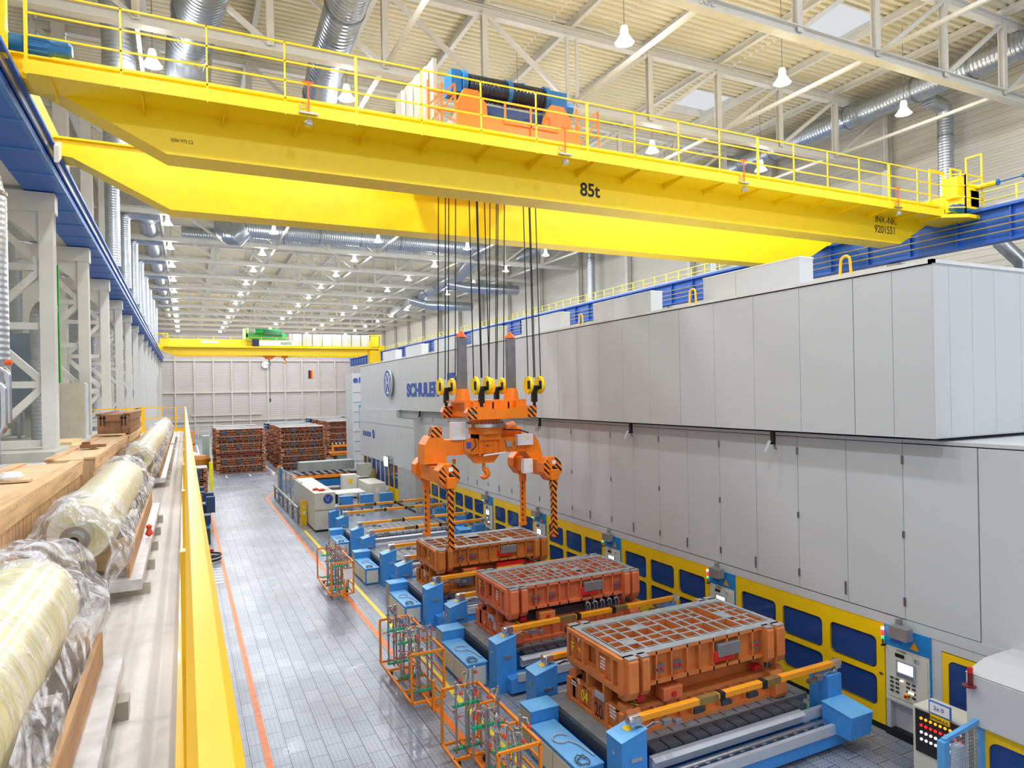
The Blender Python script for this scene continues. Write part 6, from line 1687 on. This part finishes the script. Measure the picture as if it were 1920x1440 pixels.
def roll(y0, y1, label, seed, tail=True):
    rnd = random.Random(seed); cx, cz, r = -.74, ZP + .53, .25
    t = thing('wrapped_roll', label, 'roll', (cx, y0, ZP), 0, 'cream rolls wrapped in film')
    pts = []; rs = []
    n = max(8, int((y1 - y0) * 7))
    for i in range(n + 1):
        f = i / n; pts.append((0, (y1 - y0) * f, .53)); rs.append(r * (1 + rnd.uniform(-.006, .006)) * (.86 if i in (0, n) else .97 if i in (1, n - 1) else 1))
    obj('roll_body', MB().tube(pts, rs, 40), WRAP, t, 60)
    obj('roll_core', MB().tube([(0, -.28, .53), (0, 0, .53)], .1, 18).tube([(0, -.34, .53), (0, -.28, .53)], .06, 14), CHR, t, 40)
    obj('core_hole', MB().tube([(0, -.345, .53), (0, -.335, .53)], .035, 12), BLK, t)
    b = film_skirt(MB(), 0, .53 + ZP, -.5, .5, r, rnd, .5); b.v = [(x, y, z - ZP) for x, y, z in b.v]
    obj('loose_film', b, FILM, t, 80)
    b = film_skirt(MB(), 0, .53 + ZP, (y1 - y0) - .4, (y1 - y0) + .25, r, rnd, .2); b.v = [(x, y, z - ZP) for x, y, z in b.v]
    obj('loose_film', b, FILM, t, 80)
    # hanging film on the walkway side
    b = MB(); vs = []; m = int((y1 - y0) * 8)
    for i in range(m + 1):
        y = (y1 - y0) * i / m
        for j in range(7):
            f = j / 6
            vs.append((r + .015 + .05 * math.sin(f * 2.2) + .012 * math.sin(i * .9 + j * .6), y, .53 - f * (.28 + .05 * math.sin(i * .5))))
    obj('side_film', b.add(vs, [(i*7+j, (i+1)*7+j, (i+1)*7+j+1, i*7+j+1) for i in range(m) for j in range(6)]), FILM, t, 80)
    c = thing('timber_cradle', 'x', 'cradle', (cx, y0, ZP), 0, 'timber cradles under the wrapped rolls')
    c['label'] = 'timber and plank cradle under the ' + label.replace('cream film wrapped ', '')
    L_ = y1 - y0
    obj('side_plank', MB().box(.31, .335, -.1, L_ - .1, .17, .34), wood_mat('brown plank', '#c49a70', 1), c)
    obj('side_plank', MB().box(-.34, -.315, -.1, L_ - .1, .17, .34), wood_mat('brown plank', '#c49a70', 1), c)
    obj('long_beam', MB().box(.2, .42, -.2, L_, .09, .17).box(-.42, -.2, -.2, L_, .09, .17), mat('film wrapped beam', '#c9c9cc', .4, 0, .2, 8), c)
    b = MB(); y = 0
    while y < L_: b.box(-.45, .47, y, y + .12, 0, .09); y += .85
    obj('cross_skid', b, mat('skid wood pale', '#b9b3a6', .6, 0, .15), c)
    for y in (.25, L_ - .4): obj('saddle', MB().prism([(-.3, .17), (.3, .17), (.3, .42), (.12, .35), (-.12, .35), (-.3, .42)], 1, y, y + .12), WX, c)
roll(1.2, 4.2, 'cream film wrapped roll nearest the camera', 3)
roll(6.1, 10.1, 'cream film wrapped roll in the middle of the row', 4)
roll(13.4, 22.5, 'cream film wrapped roll third in the row', 5)
roll(23.6, 29.5, 'cream film wrapped roll farthest in the row', 6)
t = thing('red_rag', 'small red and white rag tied to the cradle of the middle roll', 'rag', (-.34, 7.6, ZP + .26))
obj('rag', MB().lathe([(0, .05), (.03, .03), (.02, 0), (.04, -.05), (0, -.08)], (0, 0, 0), 2, 7), mat('red rag', '#d8452c', .7), t)
# ================================================================ operator area
CRM = mat('console cream', '#d9d8cb', .45)
t = thing('bumper_post', 'yellow bumper post at the corner of the operator area', 'post', (5.12, 34.0, 0))
obj('post', MB().box(-.13, .13, -.13, .13, 0, 1.15), YEL2, t); obj('cap_light', MB().box(-.1, .1, -.1, .1, 1.15, 1.2), ORA, t)
obj('marks', MB().box(-.03, .03, -.14, -.13, .85, .95).box(-.06, .06, -.14, -.13, .55, .7), WTXT, t)
t = thing('crash_barrier', 'steel pipe crash barrier left of the operator area', 'barrier', (4.95, 34.5, 0))
obj('pipe', MB().tube([(0, 0, .75), (0, 9.8, .75)], .08, 12).tube([(.05, 0, .35), (.05, 9.8, .35)], .06, 10), STL, t, 40)
for i in range(6): obj('barrier_post', MB().box(-.04, .06, .1 + i * 1.9, .2 + i * 1.9, 0, .75), STL, t)
t = thing('glass_screen', 'clear glass screen with blue end beside the operator area', 'screen', (5.35, 36.0, 0))
obj('pane', MB().box(0, .03, 0, 8.0, .5, 1.85), FILM, t)
obj('foot', MB().box(-.05, .1, 0, 8, .4, .5), STL, t)
for i in range(5): obj('screen_post', MB().box(-.03, .06, i * 1.98, i * 1.98 + .06, 0, 1.85), STL, t)
obj('end_panel', MB().box(-.1, .12, 8.0, 8.6, .1, 1.85), BLU, t); obj('end_post', MB().box(-.15, -.02, 8.6, 8.75, 0, 1.9), YEL2, t); obj('end_beacon', MB().tube([(-.05, 8.3, 1.85), (-.05, 8.3, 2.0)], .08, 10), ORA, t)
t = thing('console_cabinet', 'long cream cabinet with round blue badge beside the glass screen', 'cabinet', (5.3, 31.9, 0))
obj('cabinet_body', MB().box(0, .95, 0, 6.4, .1, 1.8), CRM, t, bevel=.01); obj('plinth', MB().box(.05, .9, .05, 6.3, 0, .1), BLK, t)
obj('split_line', MB().box(-.004, .955, -.006, 0, .98, 1.0), DRK, t)
bg_ = obj('round_badge', MB().tube([(.62, -.03, 1.5), (.62, 0, 1.5)], .22, 24), LOGO, t)
obj('badge_mark', MB().beam((.5, -.035, 1.62), (.6, -.035, 1.4), .01, .035, (0, 1, 0)).beam((.6, -.035, 1.4), (.68, -.035, 1.6), .01, .035, (0, 1, 0)), WTXT, bg_)
t = thing('helmet_pile', 'red and white hard hats lying on the cream cabinet', 'helmet', (5.75, 32.6, 1.8))
obj('hat', MB().lathe([(.16, 0), (.13, .08), (0, .13)], (0, 0, 0), 2, 12), RED, t); obj('hat', MB().lathe([(.16, 0), (.13, .08), (0, .13)], (.25, .2, 0), 2, 12), WTXT, t); obj('hat', MB().lathe([(.16, 0), (.13, .08), (0, .13)], (-.2, .4, 0), 2, 12), RED, t)
def chair(loc, label):
    t = thing('swivel_chair', label, 'chair', loc, 0, 'black swivel chairs in the operator area')
    obj('seat', MB().box(-.25, .25, -.25, .25, .5, .6), BLK, t, bevel=.03); obj('backrest', MB().box(-.22, .22, .22, .3, .7, 1.2), BLK, t, bevel=.03)
    obj('stem', MB().tube([(0, 0, .08), (0, 0, .5)], .03, 8), BLK, t)
    for i in range(5):
        a = 2 * PI * i / 5; l = obj('leg', MB().beam((0, 0, .1), (.3 * math.cos(a), .3 * math.sin(a), .07), .05, .04), BLK, t)
        obj('caster', MB().tube([(.3 * math.cos(a) - .02, .3 * math.sin(a), .03), (.3 * math.cos(a) + .02, .3 * math.sin(a), .03)], .03, 8), BLK, l)
    for s in (-1, 1): obj('armrest', MB().box(s * .28 - .03, s * .28 + .03, -.15, .2, .75, .79).box(s * .28 - .02, s * .28 + .02, -.02, .02, .55, .75), BLK, t)
chair((7.0, 37.6, 0), 'black swivel chair left of the white desk, rear one'); chair((6.8, 35.0, 0), 'black swivel chair left of the white desk, front one')
t = thing('office_desk', 'white desk covered with papers in the operator area', 'desk', (8.3, 38.3, 0))
obj('desk_top', MB().box(-.9, .7, -.9, .7, .84, .9), WHT, t)
for x in (-.85, .6):
    for y in (-.85, .6): obj('leg', MB().box(x, x + .06, y, y + .06, 0, .84), STL, t)
b = MB()
for i, (x, y, a) in enumerate(((-.6, -.5, .2), (-.1, -.3, -.3), (.3, .2, .5), (-.5, .2, -.1), (.2, -.6, .1))):
    pp = thing('paper_sheet', 'loose paper sheet on the white desk, one of five', 'paper', (8.3 + x, 38.3 + y, .9), a, 'papers on the white desk'); obj('sheet', MB().box(-.15, .15, -.2, .2, 0, .006 + i * .0001), WTXT, pp)
for i, (loc, d, lab) in enumerate((((9.0, 41.6, 0), (.9, .7, 1.45), 'small cream cabinet with yellow sticker behind the white desk'), ((9.9, 39.6, 0), (1.0, 2.6, 1.2), 'long cream console with papers right of the white desk'))):
    t = thing('operator_console', lab, 'console', loc); obj('cabinet_body', MB().box(-d[0] / 2, d[0] / 2, -d[1] / 2, d[1] / 2, .08, d[2]), CRM, t, bevel=.02); obj('plinth', MB().box(-d[0] / 2 + .05, d[0] / 2 - .05, -d[1] / 2 + .05, d[1] / 2 - .05, 0, .08), BLK, t)
    obj('front_sheet', MB().box(-.12, .12, -d[1] / 2 - .01, -d[1] / 2, d[2] - .55, d[2] - .25), YEL2 if i == 0 else WTXT, t)
for i, x in enumerate((7.25, 8.35, 9.4)):
    t = thing('blue_partition', 'blue sheet steel partition box, ' + ['left one', 'middle one', 'right one'][i] + ' of three before the operator area', 'partition', (x, 35.8, 0), 0, 'blue partitions before the operator area')
    obj('panel', MB().box(0, .7, 0, .25, .3, .95), BLU, t); obj('top_edge', MB().box(-.01, .71, -.01, .26, .95, .97), BLU_LIT, t)
    for q in (0.04, .58): obj('leg', MB().box(q, q + .08, .05, .2, 0, .3), BLU, t)
    obj('valves', MB().cbox((.3, -.08, .3), (.15, .12, .12)).cbox((.5, -.08, .28), (.2, .12, .1)).tube([(.1, -.08, .3), (.65, -.08, .3)], .03, 6), STL, t)
t = thing('lectern_console', 'grey upright operator pulpit with white tray beside the yellow panels', 'console', (10.3, 43.0, 0))
obj('body', MB().prism([(-.5, 0), (.5, 0), (.5, 1.9), (-.1, 1.9), (-.5, 1.2)], 0, -.4, .45), mat('pulpit grey', '#a5a79d', .5), t); obj('tray', MB().box(-.9, .1, -.75, -.1, 1.12, 1.16), WTXT, t)
t = thing('coat_on_hook', 'ochre work coat hanging on the grey pulpit', 'coat', (10.72, 42.3, .4))
obj('coat', MB().lathe([(.02, 1.2), (.12, 1.1), (.22, .8), (.25, .3), (.3, 0), (0, 0.02)], (0, 0, 0), 2, 10), mat('ochre cloth', '#8f7a3c', .8), t)
t = thing('tool_pallet', 'orange tool on a blue pallet behind the operator area', 'tool', (8.0, 46.5, 0))
obj('pallet', MB().box(-2.3, 2.0, -.9, .9, .3, .75).box(-2.2, -1.9, -.8, .8, 0, .3).box(1.6, 1.9, -.8, .8, 0, .3), MBLU, t); obj('tool_body', MB().box(-2.4, 2.1, -.8, .8, .85, 1.0), CORA, t)
b = MB()
for i in range(9): b.beam((-2.3 + i * .5, -.7, 1.1), (-2.5 + i * .5, .8, 1.2), .1, .1)
obj('tool_bars', b, MACHD, t)
t = thing('cover_box', 'long grey sheet metal cover lying on the orange tool', 'cover', (8.5, 46.8, 1.27)); obj('cover', MB().box(-1.7, 1.9, -.5, .6, 0, .6), mat('cover grey', '#8f9a9b', .5), t)
t = thing('tool_pallet', 'small dark tool on a blue pallet right of the consoles', 'tool', (11.0, 47.2, 0)); obj('pallet', MB().box(-.9, .5, -.9, .9, .0, .55), MBLU, t); obj('tool_body', MB().box(-1.1, .6, -.8, .9, .6, .8), CORA, t); obj('tool_bars', MB().cbox((-.2, 0, .95), (1.2, 1.2, .2)), MACHD, t)

# ================================================================ things below the mezzanine edge
t = thing('blue_fixture', 'dark blue steel fixture seen just past the guard rail', 'fixture', (.55, 38.6, 0))
NB = mat('fixture navy', '#2b4a6e', .5)
obj('fixture_body', MB().box(-1.2, .55, -1.2, 1.2, 0, .9).box(-.9, .3, -.9, -.5, .9, 1.5).box(-.9, .3, .4, .9, .9, 1.6), NB, t)
obj('fixture_arms', MB().box(.35, .75, -1.4, -1.1, .5, 1.3).box(.3, .75, .2, .5, .6, 1.3).box(-.1, .1, 1.6, 1.8, 0, 2.4), NB, t); obj('bolts', MB().tube([(.0, -1.3, 1.0), (.3, -1.3, 1.0)], .06, 8), CHR, t)
t = thing('blue_fixture', 'second dark blue fixture nearer the camera below the guard rail', 'fixture', (.5, 33.0, 0)); obj('fixture_body', MB().box(-1.0, .4, -1.3, 1.2, 0, .7).box(-.6, .45, -.3, .3, .7, 1.1), NB, t)
t = thing('handcart_frame', 'orange tubular handcart frame leaning near the blue fixtures', 'cart', (.4, 35.4, 0)); obj('frame', MB().beam((-.3, 0, 1.7), (-.3, 0, 0), .06, .06).beam((.25, 0, 1.7), (.25, 0, 0), .06, .06).beam((-.3, 0, 1.7), (.25, 0, 1.7), .06, .06).beam((.7, -.9, .1), (.2, -1.9, .1), .06, .06), CORA, t)
for k in range(4):
    o = dup(sp[k % 4], (-.65, 48.2, .02 + .615 * k) if k < 3 else (-.75, 52.0, .02)); o['label'] = 'brown stored press die below the mezzanine edge, ' + ['bottom', 'middle', 'topmost', 'single one behind'][k]; o['group'] = 'press dies stored below the mezzanine'
t = thing('yellow_marker_post', 'bright yellow marker post beside the orange floor line', 'post', (1.55, 50.5, 0)); obj('post', MB().box(-.12, .12, -.1, .1, 0, 1.9), mat('marker yellow', '#f0e800', .5), t)
t = thing('cable_coil', 'coil of dark and white cable on the floor beside the mezzanine', 'cable', (.72, 28.3, 0))
for i in range(4): obj('coil_turn', MB().tube(arc((0, 0, .06 + .07 * i), .42 + .02 * (i % 2), 0, 360, 22, 'xy'), .035, 6), BLK if i % 2 else mat('cable white', '#c9cfd8', .5), t)
obj('coil_plug', MB().cbox((.1, .5, .35), (.2, .12, .1)), RED, t)
t = thing('orange_drum', 'orange drum shaped container beside the mezzanine far back', 'drum', (1.0, 66.0, 0)); obj('drum', MB().lathe([(.9, 0), (1.0, .3), (1.0, .9), (.7, 1.2), (0, 1.2)], (0, 0, 0), 2, 16), mat('drum orange', '#d98a2a', .5), t)
t = thing('orange_rack', 'orange and blue tool rack far back beside the left columns', 'rack', (-.6, 82, 0)); obj('rack_frame', MB().frame('y', -1, .1, -1.5, 1.5, .2, 2.6, .15).frame('y', 1, .1, -1.5, 1.5, .2, 2.6, .15).box(-1.5, 1.5, -1, 1, 1.2, 1.35), CORA, t); obj('rack_load', MB().box(-1.2, -.2, -.8, .8, 1.35, 2.2).box(.2, 1.2, -.8, .8, .4, 1.1), BLU, t); obj('yellow_post', MB().box(.6, .8, -1.3, -1.1, 0, 2.6), YEL2, t)
t = thing('white_tarp', 'flat white tarp over goods far back beside the left columns', 'tarp', (.2, 77.5, 0)); obj('tarp', MB().lathe([(2.2, 0), (2.0, .5), (1.2, .9), (0, 1.1)], (-1, 0, 0), 2, 7), WTXT, t)
t = thing('guard_fence', 'pale tubular fence before the far wall', 'fence', (0, 118, 0)); obj('fence_rail', MB().box(-3, 5, 0, .08, 1.0, 1.1).box(-3, 5, 0, .08, 1.9, 2.0), WHT, t)
for i in range(6): obj('fence_post', MB().box(-3 + i * 1.6, -2.9 + i * 1.6, 0, .1, 0, 2.2), WHT, t)
t = thing('storage_cabinet', 'pale grey green cabinet left of the die stacks', 'cabinet', (1.6, 72.5, 0)); obj('cabinet_body', MB().box(-.1, .5, -.5, 1.5, 0, 2.6), mat('cabinet sage', '#a9b5a6', .5), t); obj('door_seam', MB().box(.2, .21, -.51, -.5, .1, 2.5), DRK, t)
